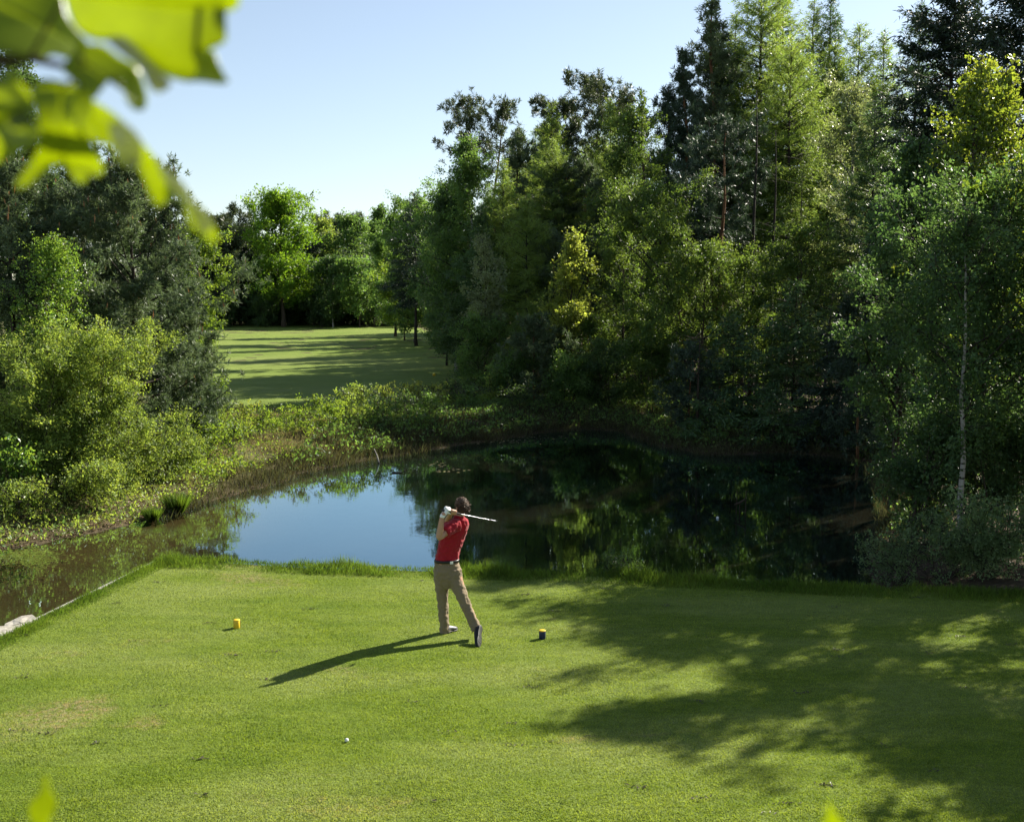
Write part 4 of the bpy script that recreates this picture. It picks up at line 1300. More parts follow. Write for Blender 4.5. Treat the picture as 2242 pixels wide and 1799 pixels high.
def tuft(x, y, z, n, h, r, label, name="grass_tussock", mat="fringe", group="grass tussocks at the waterline"):
    b = MB()
    a = RG.uniform(0, 6.28, n)
    q = RG.random(n) ** 0.7 * r
    P = np.column_stack([np.cos(a) * q * 0.5, np.sin(a) * q * 0.5, np.zeros(n)])
    A = np.column_stack([np.cos(a) * q / r * 0.75, np.sin(a) * q / r * 0.75, np.ones(n)])
    b.leaves(P, A, np.column_stack([np.cos(a + 1.5), np.sin(a + 1.5), np.zeros(n)]), h * RG.uniform(0.5, 1.15, n), 0.016, 0.05, 0, 0.4)
    o = b.build(name, M[mat], None, False, loc=(x, y, z))
    return tag(o, label, "grass tussock", group)


for px, py, lab, h, r in [(175, 514, "bright green grass tussock hanging over the water at the left bank", 0.50, 0.22), (150, 521, "small grass tussock left of the bright one at the waterline", 0.30, 0.18)]:
    p = gp(px, py, ZW)
    tuft(p[0], p[1] + 0.15, ZW - 0.02, 900, h, r, lab)
p = gp(620, 573, 0)
grow_at("shrub", p[0], p[1], 0.30, 0.34, "leafy_plant", "low dark leafy clump in the grass fringe at the tee's back edge", "plant", None, leaf="dark_leaf", L=0.035, nb=24, stems=5, spread=0.25)
o = C.objects[-1] if False else bpy.data.objects["leafy_plant"]
o.location.z = -0.03


def twig(pts, r, mat, name, label, cat, side=()):
    b = MB()
    P = np.array(pts, float)
    b.tube(P, np.linspace(r, r * 0.35, len(P)), 6)
    for q in side:
        b.tube(np.array(q, float), np.linspace(r * 0.6, r * 0.2, len(q)), 5)
    return tag(b.build(name, M[mat], None, True), label, cat)


p = gp(404.5, 472.5, ZW)
twig([(p[0] - 0.34, p[1], ZW + 0.02), (p[0] - 0.1, p[1], ZW + 0.012), (p[0], p[1], ZW + 0.03), (p[0] + 0.02, p[1], ZW + 0.10)], 0.022, "bark_dark", "water_snag",
     "black snag of dead wood sticking out of the pond near the far bank", "snag", [[(p[0], p[1], ZW + 0.02), (p[0] + 0.15, p[1], ZW + 0.01), (p[0] + 0.24, p[1], ZW + 0.05)]])
p = gp(379, 463, ZW)
twig([(p[0], p[1], ZW), (p[0] - 0.06, p[1] + 0.1, ZW + 0.2), (p[0] - 0.16, p[1] + 0.2, ZW + 0.40)], 0.03, "bark_birch", "dead_stick", "pale broken stick leaning on the far bank above the snag", "stick")
p = gp(838, 446, ZW)
twig([(p[0] - 1.1, p[1] + 0.9, -0.02), (p[0] - 0.3, p[1] + 0.5, 0.16), (p[0] + 0.8, p[1] + 0.3, 0.26)], 0.035, "bark", "fallen_branch", "pale fallen branch on the dark right bank, upper one", "branch",
     [[(p[0] - 0.3, p[1] + 0.5, 0.16), (p[0] + 0.1, p[1] + 0.2, 0.02), (p[0] + 0.3, p[1] + 0.1, -0.1)]])
p = gp(822, 452, ZW)
twig([(p[0] - 0.9, p[1] + 0.6, -0.06), (p[0] + 0.1, p[1] + 0.3, 0.0), (p[0] + 1.0, p[1] + 0.25, 0.10)], 0.028, "bark", "fallen_branch", "pale fallen branch on the dark right bank, lower one", "branch")
# made-up frame of sticks standing for a reflection in the black water
p = gp(740, 513, ZW)
o = empty("reflection_frame", (p[0], p[1], ZW))
for dx, h in ((-0.09, 0.50), (0.11, 0.52), (-0.02, 0.26)):
    b = MB()
    b.sticks([(dx, 0, -0.5)], [(dx + 0.015, 0, h)], 0.011, 0.010, 0, 7)
    b.build("post", M["bark"], o, True)
b = MB()
b.tube([(-0.13, 0, 0.20), (-0.02, -0.02, 0.24), (0.06, 0, 0.29), (0.13, 0, 0.33)], [0.02, 0.028, 0.022, 0.012], 7)
b.build("crossbar", M["bark"], o, True)
tag(o, "small made-up frame of sticks standing for a reflection in black water", "stick frame")

# floating weed
b = MB()
P = np.vstack([gp(x, y, ZW + 0.006) for x, y in zip(RG.normal(34, 16, 420), RG.normal(556, 4.5, 420))])
ang = RG.uniform(0, 6.28, len(P))
b.leaves(P, np.column_stack([np.cos(ang), np.sin(ang), RG.uniform(0, 0.25, len(P))]), np.tile([0, 0, 1.0], (len(P), 1)), 0.08, 0.035, 0.1)
tag(b.build("pond_weed", M["yellow_leaf"]), "yellow-green weed floating on the brown water by the left bank", "pond weed", kind="stuff")
b = MB()
P = []
for cx, cy, sx, n in ((500, 441, 20, 46), (452, 470, 9, 16), (440, 464, 9, 14), (530, 436, 16, 26)):
    P += [gp(RG.normal(cx, sx), RG.normal(cy, 1.3), ZW + 0.005) for _ in range(n)]
P = np.array(P)
ang = RG.uniform(0, 6.28, len(P))
b.leaves(P, np.column_stack([np.cos(ang), np.sin(ang), np.zeros(len(P))]), np.tile([0, 0, 1.0], (len(P), 1)), 0.11, 0.06, 0.05)
tag(b.build("floating_leaves", M["heath"]), "pale flecks of leaves floating near the pond's far corner", "leaves", kind="stuff")
# ---------------------------------------------------------------- the golfer, holding the finish of a swing, back to the viewer
def J(cx, cy, y):
    return at((880 + cx / 4.119) / 2.1895, (1040 + cy / 4.119) / 2.1895, y)


def loft(mb, rings, k=26, m=0, power=2.3):
    """rings: (centre, half width, half depth, turn in degrees)"""
    a = np.arange(k) * 2 * PI / k
    ca, sa = np.cos(a), np.sin(a)
    ca = np.sign(ca) * np.abs(ca) ** (2 / power)
    sa = np.sign(sa) * np.abs(sa) ** (2 / power)
    Vs = []
    for c, hw, hd, th in rings:
        t_ = math.radians(th)
        wv, fv = np.array([math.cos(t_), math.sin(t_), 0]), np.array([-math.sin(t_), math.cos(t_), 0])
        Vs.append(np.asarray(c) + ca[:, None] * hw * wv + sa[:, None] * hd * fv)
    n = len(Vs)
    V = np.vstack(Vs + [np.asarray(rings[0][0])[None], np.asarray(rings[-1][0])[None]])
    i = np.arange(n - 1)[:, None] * k
    j = np.arange(k)[None]
    Q = np.stack([i + j, i + (j + 1) % k, i + k + (j + 1) % k, i + k + j], -1).reshape(-1, 4)
    jj = np.arange(k)
    T = np.vstack([np.stack([np.full(k, n * k), (jj + 1) % k, jj], -1), np.stack([np.full(k, n * k + 1), (n - 1) * k + jj, (n - 1) * k + (jj + 1) % k], -1)])
    mb.add(V, Q, T, m)


def spline(P, R, n=16):
    P, R = np.array(P, float), np.array(R, float)
    t0 = np.concatenate([[0], np.cumsum(np.linalg.norm(np.diff(P, axis=0), axis=1))])
    t1 = np.linspace(0, t0[-1], n)
    Q = np.zeros((n, 3))
    ext = np.vstack([2 * P[0] - P[1], P, 2 * P[-1] - P[-2]])
    for a, t_ in enumerate(t1):
        i = min(len(P) - 2, int(np.searchsorted(t0, t_, "right")) - 1)
        s = (t_ - t0[i]) / (t0[i + 1] - t0[i])
        p0, p1, p2, p3 = ext[i:i + 4]
        Q[a] = 0.5 * (2 * p1 + (p2 - p0) * s + (2 * p0 - 5 * p1 + 4 * p2 - p3) * s ** 2 + (3 * p1 - p0 - 3 * p2 + p3) * s ** 3)
    return Q, np.interp(t1, t0, R)


def ellipsoid(mb, c, r, m=0, ax=None):
    k, n = 16, 10
    a = np.linspace(-PI / 2, PI / 2, n)
    b = np.arange(k) * 2 * PI / k
    V = np.stack([np.cos(a)[:, None] * np.cos(b), np.cos(a)[:, None] * np.sin(b), np.repeat(np.sin(a)[:, None], k, 1)], -1).reshape(-1, 3) * np.array(r)
    if ax is not None:
        V = V @ np.array(ax)
    i = np.arange(n - 1)[:, None] * k
    j = np.arange(k)[None]
    mb.add(V + np.asarray(c), np.stack([i + j, i + (j + 1) % k, i + k + (j + 1) % k, i + k + j], -1).reshape(-1, 4), None, m)


def soft(o, voxel, smooth=4, disp=None):
    r = o.modifiers.new("remesh", "REMESH")
    r.mode, r.voxel_size, r.use_smooth_shade = "VOXEL", voxel, True
    s = o.modifiers.new("smooth", "SMOOTH")
    s.iterations, s.factor = smooth, 0.5
    if disp:
        tx = bpy.data.textures.new("cloth folds", "CLOUDS")
        tx.noise_scale = disp[1]
        tx.noise_depth = 1
        d = o.modifiers.new("folds", "DISPLACE")
        d.texture, d.strength, d.mid_level = tx, disp[0], 0.5
        d.texture_coords = "LOCAL"
        s2 = o.modifiers.new("smooth2", "SMOOTH")
        s2.iterations, s2.factor = 2, 0.4
    return o


def cloth_mat(name, col, var=0.12, weave=420.0, rough=0.85):
    t = NT(name)
    co = t.obj()
    f = t.noise(t.obj(1, 1, 0.6), 9.0, 3, 0.55)
    w_ = t.noise(co, weave, 2, 0.5)
    c = t.mix(f, tuple(v * (1 - var) for v in col), tuple(v * (1 + var) for v in col))
    return t.done(t.pbr(c, rough, 0.2, t.bump(t.math("ADD", f, t.math("MULTIPLY", w_, 0.05)), 0.5, 0.03), **{"Sheen Weight": 0.15}))


M["skin"] = flat_mat("skin", (0.42, 0.235, 0.150), 0.5, 0.35, 0.08, 30.0)
M["shirt"] = cloth_mat("red polo cloth", (0.29, 0.008, 0.018))
M["chino"] = cloth_mat("khaki cotton", (0.20, 0.153, 0.092), 0.08)
M["leather"] = flat_mat("black leather", (0.012, 0.012, 0.012), 0.4)
M["shoe_grey"] = flat_mat("grey shoe leather", (0.14, 0.14, 0.15), 0.35)
M["sole"] = flat_mat("black rubber sole", (0.014, 0.016, 0.014), 0.55)
M["glove"] = flat_mat("white glove leather", (0.72, 0.72, 0.70), 0.5)
M["steel"] = flat_mat("polished steel", (0.42, 0.43, 0.45), 0.3, 0.5, 0.05, 30.0, Metallic=1.0)
M["eye"] = flat_mat("eye", (0.30, 0.26, 0.22), 0.2)
t = NT("brown hair")
hn = t.noise(t.obj(1, 1, 0.35), 120.0, 4, 0.6)
M["hair"] = t.done(t.pbr(t.mix(t.ramp(hn, [(0.35, 0.0), (0.65, 1.0)]), (0.035, 0.020, 0.011), (0.11, 0.062, 0.034)), 0.6, 0.35, t.bump(hn, 0.8, 0.01)))

base = gp((880 + 470 / 4.119) / 2.1895, 643, 0)
who = empty("person", (0, 0, 0))
root_off = np.array([base[0], base[1], 0.0])
who.location = root_off


class PB(MB):
    """a collector whose vertices are stored relative to the person's base"""

    def add(s, V, *a, **k):
        MB.add(s, np.asarray(V, float).reshape(-1, 3) - root_off, *a, **k)


torso = [((404, 770), .147, .100, 10, 13.80), ((411, 725), .144, .098, 12, 13.80), ((420, 685), .143, .098, 15, 13.80), ((437, 620), .150, .103, 16, 13.79),
         ((456, 550), .160, .112, 18, 13.78), ((474, 485), .170, .116, 20, 13.77), ((486, 440), .168, .108, 22, 13.765), ((500, 405), .135, .088, 24, 13.76), ((512, 384), .085, .070, 24, 13.76)]


def rings(grow_=0.0, part=slice(None)):
    return [(J(*c, y), a + grow_, b + grow_, th) for c, a, b, th, y in torso[part]]


hip_l, knee_l, ank_l = J(350, 860, 13.82), J(368, 1130, 13.85), J(392, 1455, 13.87)
hip_r, knee_r, ank_r = J(472, 860, 13.78), J(558, 1125, 13.71), J(678, 1395, 13.62)
sh_l, el_l, wr_l, ha_l = J(462, 455, 13.62), J(337, 556, 13.46), J(364, 368, 13.44), J(398, 326, 13.45)
sh_r, el_r, wr_r, ha_r = J(548, 425, 13.80), J(412, 412, 13.80), J(436, 352, 13.56), J(446, 330, 13.49)
neck0, neck1, headc = J(514, 388, 13.765), J(527, 335, 13.77), J(537, 282, 13.78)
hd = nrm(np.array([-0.62, 0.78, -0.05]))           # the way he looks: after the ball, far left
side = nrm(np.cross(np.array([0, 0, 1.0]), hd))      # his left
up = np.cross(hd, side)
HAX = np.array([hd, side, up])                        # rows: forward, left, up

# --- body: one continuous skin
b = PB()
loft(b, rings(-0.012))
loft(b, [(J(404, 765, 13.80), .138, .095, 10), (J(410, 830, 13.80), .160, .112, 8), (J(413, 900, 13.80), .160, .108, 8), (J(415, 960, 13.80), .10, .09, 8)])
for h_, k_, a_ in ((hip_l, knee_l, ank_l), (hip_r, knee_r, ank_r)):
    P, R = spline([h_, (h_ + k_) / 2, k_, (k_ + a_) / 2 + 0.01, a_], [.080, .068, .052, .050, .036], 18)
    b.tube(P, R, 14)
for s_, e_, w_, h_, tw in ((sh_l, el_l, wr_l, ha_l, 1), (sh_r, el_r, wr_r, ha_r, -1)):
    P, R = spline([s_, (s_ * 0.45 + e_ * 0.55), e_, e_ * 0.66 + w_ * 0.34, w_, w_ * 0.35 + h_ * 0.65], [.056, .047, .040, .041, .028, .030], 24)
    b.tube(P, R, 14)
P, R = spline([neck0 - [0, 0, 0.03], (neck0 + neck1) / 2, neck1, headc], [.062, .056, .056, .06], 10)
b.tube(P, R, 16)
ellipsoid(b, headc + up * 0.020, (0.096, 0.074, 0.098), 0, HAX)                       # skull
ellipsoid(b, headc + hd * 0.030 - up * 0.055, (0.058, 0.055, 0.060), 0, HAX)          # jaw
ellipsoid(b, headc + hd * 0.078 - up * 0.088, (0.018, 0.020, 0.016), 0, HAX)          # chin
b.tube([headc + hd * 0.086 + up * 0.012, headc + hd * 0.108 - up * 0.024, headc + hd * 0.092 - up * 0.036], [0.010, 0.014, 0.012], 8)   # nose
ellipsoid(b, headc + hd * 0.088 - up * 0.060, (0.010, 0.024, 0.008), 0, HAX)          # lips
for q in (1, -1):
    ellipsoid(b, headc + side * q * 0.076 - up * 0.010 - hd * 0.008, (0.018, 0.010, 0.032), 0, HAX)   # ears
    ellipsoid(b, headc + side * q * 0.030 + hd * 0.084 + up * 0.026, (0.010, 0.020, 0.007), 0, HAX)   # brows


# club axis and hands
butt, tip = J(369, 314, 13.44), J(842, 410, 13.92)
ca = nrm(tip - butt)
gv = nrm(np.cross(ca, np.array([0, -0.5, 1.0])))     # across the grip
gu = np.cross(gv, ca)


def hand(mb, c0, sgn, wrist, r=0.0105):
    """palm against the grip, four unequal fingers curled round it, thumb laid along the shaft"""
    pc = c0 + gu * 0.022 + gv * sgn * 0.012
    P, R = spline([wrist, (wrist + pc) / 2, pc], [0.026, 0.030, 0.026], 6)
    mb.tube(P, R, 10)
    for a in np.linspace(-0.028, 0.028, 5):
        ellipsoid(mb, pc + ca * a, (0.018, 0.018, 0.026))
    for k, (off, ln) in enumerate(((-0.031, 0.86), (-0.011, 1.0), (0.010, 1.06), (0.031, 0.97))):
        ph = np.linspace(0.3, 0.3 + 4.1 * ln, 7)
        ring = [c0 + ca * (off + 0.004 * i) + (gu * math.cos(f) + gv * sgn * math.sin(f)) * 0.0245 for i, f in enumerate(ph)]
        mb.tube(np.array(ring), np.linspace(r, r * 0.78, 7), 8)
    th = [pc - gu * 0.004 - ca * 0.02, c0 + gu * 0.026 - gv * sgn * 0.012, c0 + gu * 0.024 + ca * 0.035 - gv * sgn * 0.010, c0 + gu * 0.018 + ca * 0.062 - gv * sgn * 0.006]
    mb.tube(np.array(th), [0.014, 0.0125, 0.011, 0.009], 8)


g0 = butt + ca * 0.065
g1 = butt + ca * 0.150
hand(b, g1, 1, wr_r)
hand(b, g0, -1, wr_l)
soft(b.build("body", M["skin"], who, True), 0.006, 2)

# --- clothing
b = PB()
loft(b, [(J(403, 778, 13.80), .150, .106, 10)] + rings(0.006))
P, R = spline([sh_l + [0.05, 0.05, 0.0], sh_l, sh_l * 0.55 + el_l * 0.45 + [0, 0, 0.004], sh_l * 0.40 + el_l * 0.60], [.082, .080, .076, .078], 10)
b.tube(P, R, 18)
P, R = spline([sh_r + [-0.03, -0.04, 0.0], sh_r, sh_r * 0.5 + el_r * 0.5], [.084, .080, .074], 9)
b.tube(P, R, 18)
soft(b.build("shirt", M["shirt"], who, True), 0.008, 3, (0.028, 0.050))
b = PB()
P, R = spline([neck0 + [0, 0, -0.012], neck0 * 0.45 + neck1 * 0.55], [.079, .068], 5)
k = 22
b.tube(P, R, k, cap=False)
o = b.build("collar", M["shirt"], who, True)
s_ = o.modifiers.new("thickness", "SOLIDIFY")
s_.thickness = 0.006

b = PB()
loft(b, [(J(404, 768, 13.80), .146, .103, 10), (J(406, 800, 13.80), .158, .112, 9), (J(411, 850, 13.80), .174, .126, 8), (J(414, 905, 13.80), .174, .122, 8), (J(418, 960, 13.80), .135, .10, 8), (J(420, 1010, 13.80), .06, .07, 8)])
P, R = spline([hip_l + [0.0, 0, 0.02], J(357, 960, 13.82), J(366, 1120, 13.85), J(378, 1290, 13.86), J(390, 1420, 13.87), J(394, 1468, 13.875)], [.100, .092, .071, .064, .065, .067], 26)
b.tube(P, R, 18)
P, R = spline([hip_r + [0.0, 0, 0.02], J(488, 960, 13.76), J(552, 1110, 13.70), J(606, 1240, 13.66), J(656, 1350, 13.63), J(676, 1398, 13.615)], [.100, .091, .074, .066, .066, .069], 26)
b.tube(P, R, 18)
soft(b.build("trousers", M["chino"], who, True), 0.008, 3, (0.028, 0.055))

b = PB()
V0, V1 = [], []
for z, off in ((0, 0.0), (1, 0.0)):
    pass
k = 40
a = np.arange(k) * 2 * PI / k
th = math.radians(10)
wv, fv = np.array([math.cos(th), math.sin(th), 0]), np.array([-math.sin(th), math.cos(th), 0])
cs = np.sign(np.cos(a)) * np.abs(np.cos(a)) ** (2 / 2.3)
sn = np.sign(np.sin(a)) * np.abs(np.sin(a)) ** (2 / 2.3)
lo, hi = J(404, 776, 13.80), J(405, 752, 13.80)
Vs = [c_ + cs[:, None] * wv * (.155 + e) + sn[:, None] * fv * (.112 + e) for c_, e in ((lo, 0.0), (hi, -0.003), (hi, 0.004), (lo, 0.006))]
Q = [[q * k + i, q * k + (i + 1) % k, ((q + 1) % 4) * k + (i + 1) % k, ((q + 1) % 4) * k + i] for q in range(4) for i in range(k)]
b.add(np.vstack(Vs), Q)
belt = b.build("belt", M["leather"], who, True)
b = PB()
tc = J(452, 768, 13.80)
f_ = nrm(np.array([0.35, -0.93, 0]))
tc = np.array([tc[0], 13.80, tc[2]]) + np.array([0.0, -0.113, 0])
b.box(tc, (0.040, 0.010, 0.030), 0.15)
b.build("belt_tag", M["white_gloss"], belt)


def shoe(heel, toe, upv, upper, label):
    ax_ = toe - heel
    L_ = np.linalg.norm(ax_)
    ax_ = ax_ / L_
    sd_ = nrm(np.cross(upv, ax_))
    uu = np.cross(ax_, sd_)
    us = [0.0, 0.04, 0.15, 0.32, 0.5, 0.68, 0.85, 0.95, 1.0]
    hw = [0.020, 0.034, 0.038, 0.036, 0.040, 0.050, 0.046, 0.030, 0.010]
    ht = [0.040, 0.066, 0.080, 0.085, 0.070, 0.056, 0.044, 0.034, 0.022]
    k = 16
    a = np.arange(k) * 2 * PI / k
    for nm, z0, f, mt in (("upper", 0.018, 1.0, upper), ("sole", 0.0, 1.06, "sole")):
        V = []
        for t_, w_, h_ in zip(us, hw, ht):
            if nm == "upper":
                yy, zz = np.cos(a) * w_, z0 + (np.sin(a) * 0.5 + 0.5) * (h_ - z0 + 0.012)
            else:
                yy = np.sign(np.cos(a)) * np.abs(np.cos(a)) ** 0.5 * w_ * f
                zz = (np.sign(np.sin(a)) * np.abs(np.sin(a)) ** 0.5 * 0.5 + 0.5) * 0.022 + (0.0 if t_ < 0.28 or t_ > 0.42 else 0.008)
            V.append(heel + ax_ * (t_ * L_ * 1.0) + sd_ * yy[:, None] + uu * zz[:, None])
        n = len(us)
        Vv = np.vstack(V + [V[0].mean(0)[None], V[-1].mean(0)[None]])
        i = np.arange(n - 1)[:, None] * k
        j = np.arange(k)[None]
        jj = np.arange(k)
        b = PB()
        b.add(Vv, np.stack([i + j, i + (j + 1) % k, i + k + (j + 1) % k, i + k + j], -1).reshape(-1, 4),
              np.vstack([np.stack([np.full(k, n * k), (jj + 1) % k, jj], -1), np.stack([np.full(k, n * k + 1), (n - 1) * k + jj, (n - 1) * k + (jj + 1) % k], -1)]))
        if nm == "upper":
            sh = b.build("shoe", M[mt], who, True)
        else:
            b.build("sole", M[mt], sh, True)
    b = PB()          # pale bars moulded across the sole
    for t_ in (0.50, 0.76):
        c_ = heel + ax_ * t_ * L_ - uu * 0.001
        b.sticks([c_ - sd_ * 0.036], [c_ + sd_ * 0.036], 0.004, 0.004, 0, 6)
    b.build("sole_bar", M["shoe_grey"], sh)
    sh["label"] = label
    return sh


shoe(J(392, 1478, 13.80) * [1, 1, 0] + [0.0, 0.03, 0.0], np.array([J(492, 1450, 13.98)[0], 14.00, 0.0]), np.array([0, 0, 1.0]), "shoe_grey", "grey shoe flat on the grass, toe turned right")
toe = gp((880 + 697 / 4.119) / 2.1895, (1040 + 1545 / 4.119) / 2.1895, 0.0)
heel = J(718, 1352, 13.53)
shoe(heel, toe + [0, -0.01, 0.0], nrm(np.array([-0.62, 0.75, 0.1])), "leather", "black shoe up on its toe, sole showing")

# white glove on the left hand
b = PB()
pc = g0 + gu * 0.024 - gv * 0.012
P, R = spline([wr_l * 1.25 - el_l * 0.25 - (wr_l - el_l) * 0.30, wr_l, (wr_l + pc) / 2, pc], [0.033, 0.033, 0.034, 0.031], 8)
b.tube(P, R, 12)
hand(b, g0, -1, wr_l * 0.5 + pc * 0.5, 0.0125)
for a in np.linspace(-0.028, 0.028, 5):
    ellipsoid(b, pc + ca * a, (0.023, 0.023, 0.031))
soft(b.build("glove", M["glove"], who, True), 0.005, 1)

# hair: a short full cap, strands as geometry
b = PB()
ellipsoid(b, headc + up * 0.030 - hd * 0.010, (0.104, 0.084, 0.100), 0, HAX)
ellipsoid(b, headc - up * 0.030 - hd * 0.045, (0.058, 0.072, 0.068), 0, HAX)
Rh = np.random.default_rng(5)
n = 900
v = rv(Rh, n)
v = v[(v @ up > -0.75) & ~((v @ hd > 0.45) & (v @ up < 0.35))]
cen = headc + up * 0.014 - hd * 0.018
P = cen + (v @ np.diag([1, 1, 1])) * 0.098
P = cen + (v @ hd)[:, None] * hd * 0.098 + (v @ side)[:, None] * side * 0.084 + (v @ up)[:, None] * up * 0.112
A = nrm(v * 0.5 - up * 0.55 - hd * 0.25 + Rh.normal(size=v.shape) * 0.35)
b.leaves(P - v * 0.012, A, v, Rh.uniform(0.025, 0.05, len(v)), 0.014, 0.25)
hair = b.build("hair", M["hair"], who, True)
for q in (1, -1):
    b = PB()
    ellipsoid(b, headc + side * q * 0.030 + hd * 0.086 + up * 0.012, (0.011, 0.013, 0.009), 0, HAX)
    b.build("eye", M["eye"], who, True)
tag(who, "golfer in red polo shirt and khaki trousers, seen from behind, holding his swing's finish", "person")

# --- the club
o = empty("golf_club", butt)
rel = lambda p: np.asarray(p) - butt
b = MB()
P = np.array([rel(butt - ca * 0.012), rel(butt), rel(butt + ca * 0.10), rel(butt + ca * 0.26)])
b.tube(P, [0.0145, 0.0145, 0.0135, 0.0105], 12)
b.build("grip", M["leather"], o, True)
b = MB()
full = np.linalg.norm(tip - butt)
P = np.array([rel(butt + ca * s_) for s_ in np.linspace(0.255, full - 0.07, 14)])
b.tube(P, np.linspace(0.0046, 0.0034, 14), 10)
b.build("shaft", M["steel"], o, True)
b = MB()
b.tube(np.array([rel(butt + ca * s_) for s_ in (full - 0.075, full - 0.03, full)]), [0.006, 0.0072, 0.0085], 10)
hdv = nrm(np.array([0.10, 0.98, -0.12]))
hu = nrm(np.cross(ca, hdv))
st = rel(tip)
prof = [(0.0, -0.008, 0.010, 0.010), (0.02, -0.016, 0.014, 0.012), (0.05, -0.024, 0.022, 0.010), (0.075, -0.024, 0.030, 0.008)]
V, Q = [], []
for s_, lo_, hi_, w_ in prof:
    for dz, dw in ((lo_, -w_), (lo_, w_), (hi_, w_ * 0.35), (hi_, -w_ * 0.35)):
        V.append(st + hdv * s_ + ca * dz * -1 + hu * dw)
for i in range(3):
    for j in range(4):
        Q.append([i * 4 + j, i * 4 + (j + 1) % 4, i * 4 + 4 + (j + 1) % 4, i * 4 + 4 + j])
Q += [[3, 2, 1, 0], [12, 13, 14, 15]]
b.add(V, Q)
b.build("iron_head", M["steel"], o)
tag(o, "steel golf iron held across the golfer's neck, shaft pointing right", "golf club")
# ---------------------------------------------------------------- oak twig hanging close in front of the viewer
def near_leaf_mat(name, col, tr, tf):
    t = NT(name)
    co = t.obj()
    v = t.noise(co, 60.0, 3, 0.6)
    c = t.mix(v, tuple(x * 0.8 for x in col), tuple(x * 1.15 for x in col))
    c2 = t.mix(v, tuple(x * 0.85 for x in tr), tuple(x * 1.1 for x in tr))
    p = t.pbr(c, 0.30, 0.6)
    b = t.n("ShaderNodeBsdfTranslucent")
    t.l(c2, b.inputs["Color"])
    m = t.n("ShaderNodeMixShader", Fac=tf)
    t.l(p, m.inputs[1])
    t.l(b.outputs[0], m.inputs[2])
    return t.done(m.outputs[0])


M["oak_near"] = near_leaf_mat("young oak leaf", (0.17, 0.22, 0.022), (0.56, 0.64, 0.028), 0.66)


def oak_leaf(parent, b_px, b_d, t_px, t_d, half_px, roll, curl, label=None, lobes=4.6, seed=0):
    """a lobed leaf from its stalk end to its tip; half_px its half width, roll turns it about its midrib"""
    R = np.random.default_rng(seed)
    p0, p1 = at(*b_px, b_d), at(*t_px, t_d)
    ax_ = p1 - p0
    L_ = np.linalg.norm(ax_)
    ax_ = ax_ / L_
    view = nrm((p0 + p1) / 2 - np.array([0, 0, CAMZ]))
    n0 = nrm(-view - ax_ * (-view @ ax_))
    s0 = np.cross(ax_, n0)
    cr, sr = math.cos(roll), math.sin(roll)
    nn_, ss = n0 * cr + s0 * sr, s0 * cr - n0 * sr
    hw = half_px * (b_d + t_d) / 2 / F
    nu, nv = 90, 11
    u = np.linspace(0, 1, nu)
    env = np.sin(np.clip(u * 0.93 + 0.07, 0, 1) * PI) ** 0.75 * (0.55 + 0.6 * u)
    V = np.zeros((nu, nv, 3))
    for j, v in enumerate(np.linspace(-1, 1, nv)):
        ph = R.uniform(-0.4, 0.4) if abs(v) == 1 else 0
        lob = 0.40 + 0.60 * (0.5 + 0.5 * np.cos(2 * PI * lobes * u + (0.5 if v < 0 else -0.3) + 1.2)) ** 0.55
        w_ = env * (lob if True else 1) * hw * v
        up_ = curl * L_ * (u ** 2 - u) * -1.6 + 0.22 * np.abs(w_) - 1.2 * w_ ** 2 / max(hw, 1e-3) * 0.35
        fwd = u * L_ * 0.94 + 0.42 * np.abs(w_) * (1 - 0.7 * u ** 3)
        V[:, j] = p0 + ax_ * fwd[:, None] + ss * w_[:, None] + nn_ * up_[:, None]
    i = np.arange(nu - 1)[:, None] * nv
    jj = np.arange(nv - 1)[None]
    Q = np.stack([i + jj, i + jj + 1, i + nv + jj + 1, i + nv + jj], -1).reshape(-1, 4)
    b = MB()
    b.add(V.reshape(-1, 3) - np.array(parent.location), Q)
    o = b.build("leaf", M["oak_near"], parent, True)
    s = o.modifiers.new("blade thickness", "SOLIDIFY")
    s.thickness = 0.0003
    if label:
        o["label"] = label
    return o


M["oak_glint"] = near_leaf_mat("young oak leaf glint", (0.50, 0.52, 0.34), (0.45, 0.50, 0.10), 0.35)  # pale colour that paints the glints along the oak leaves


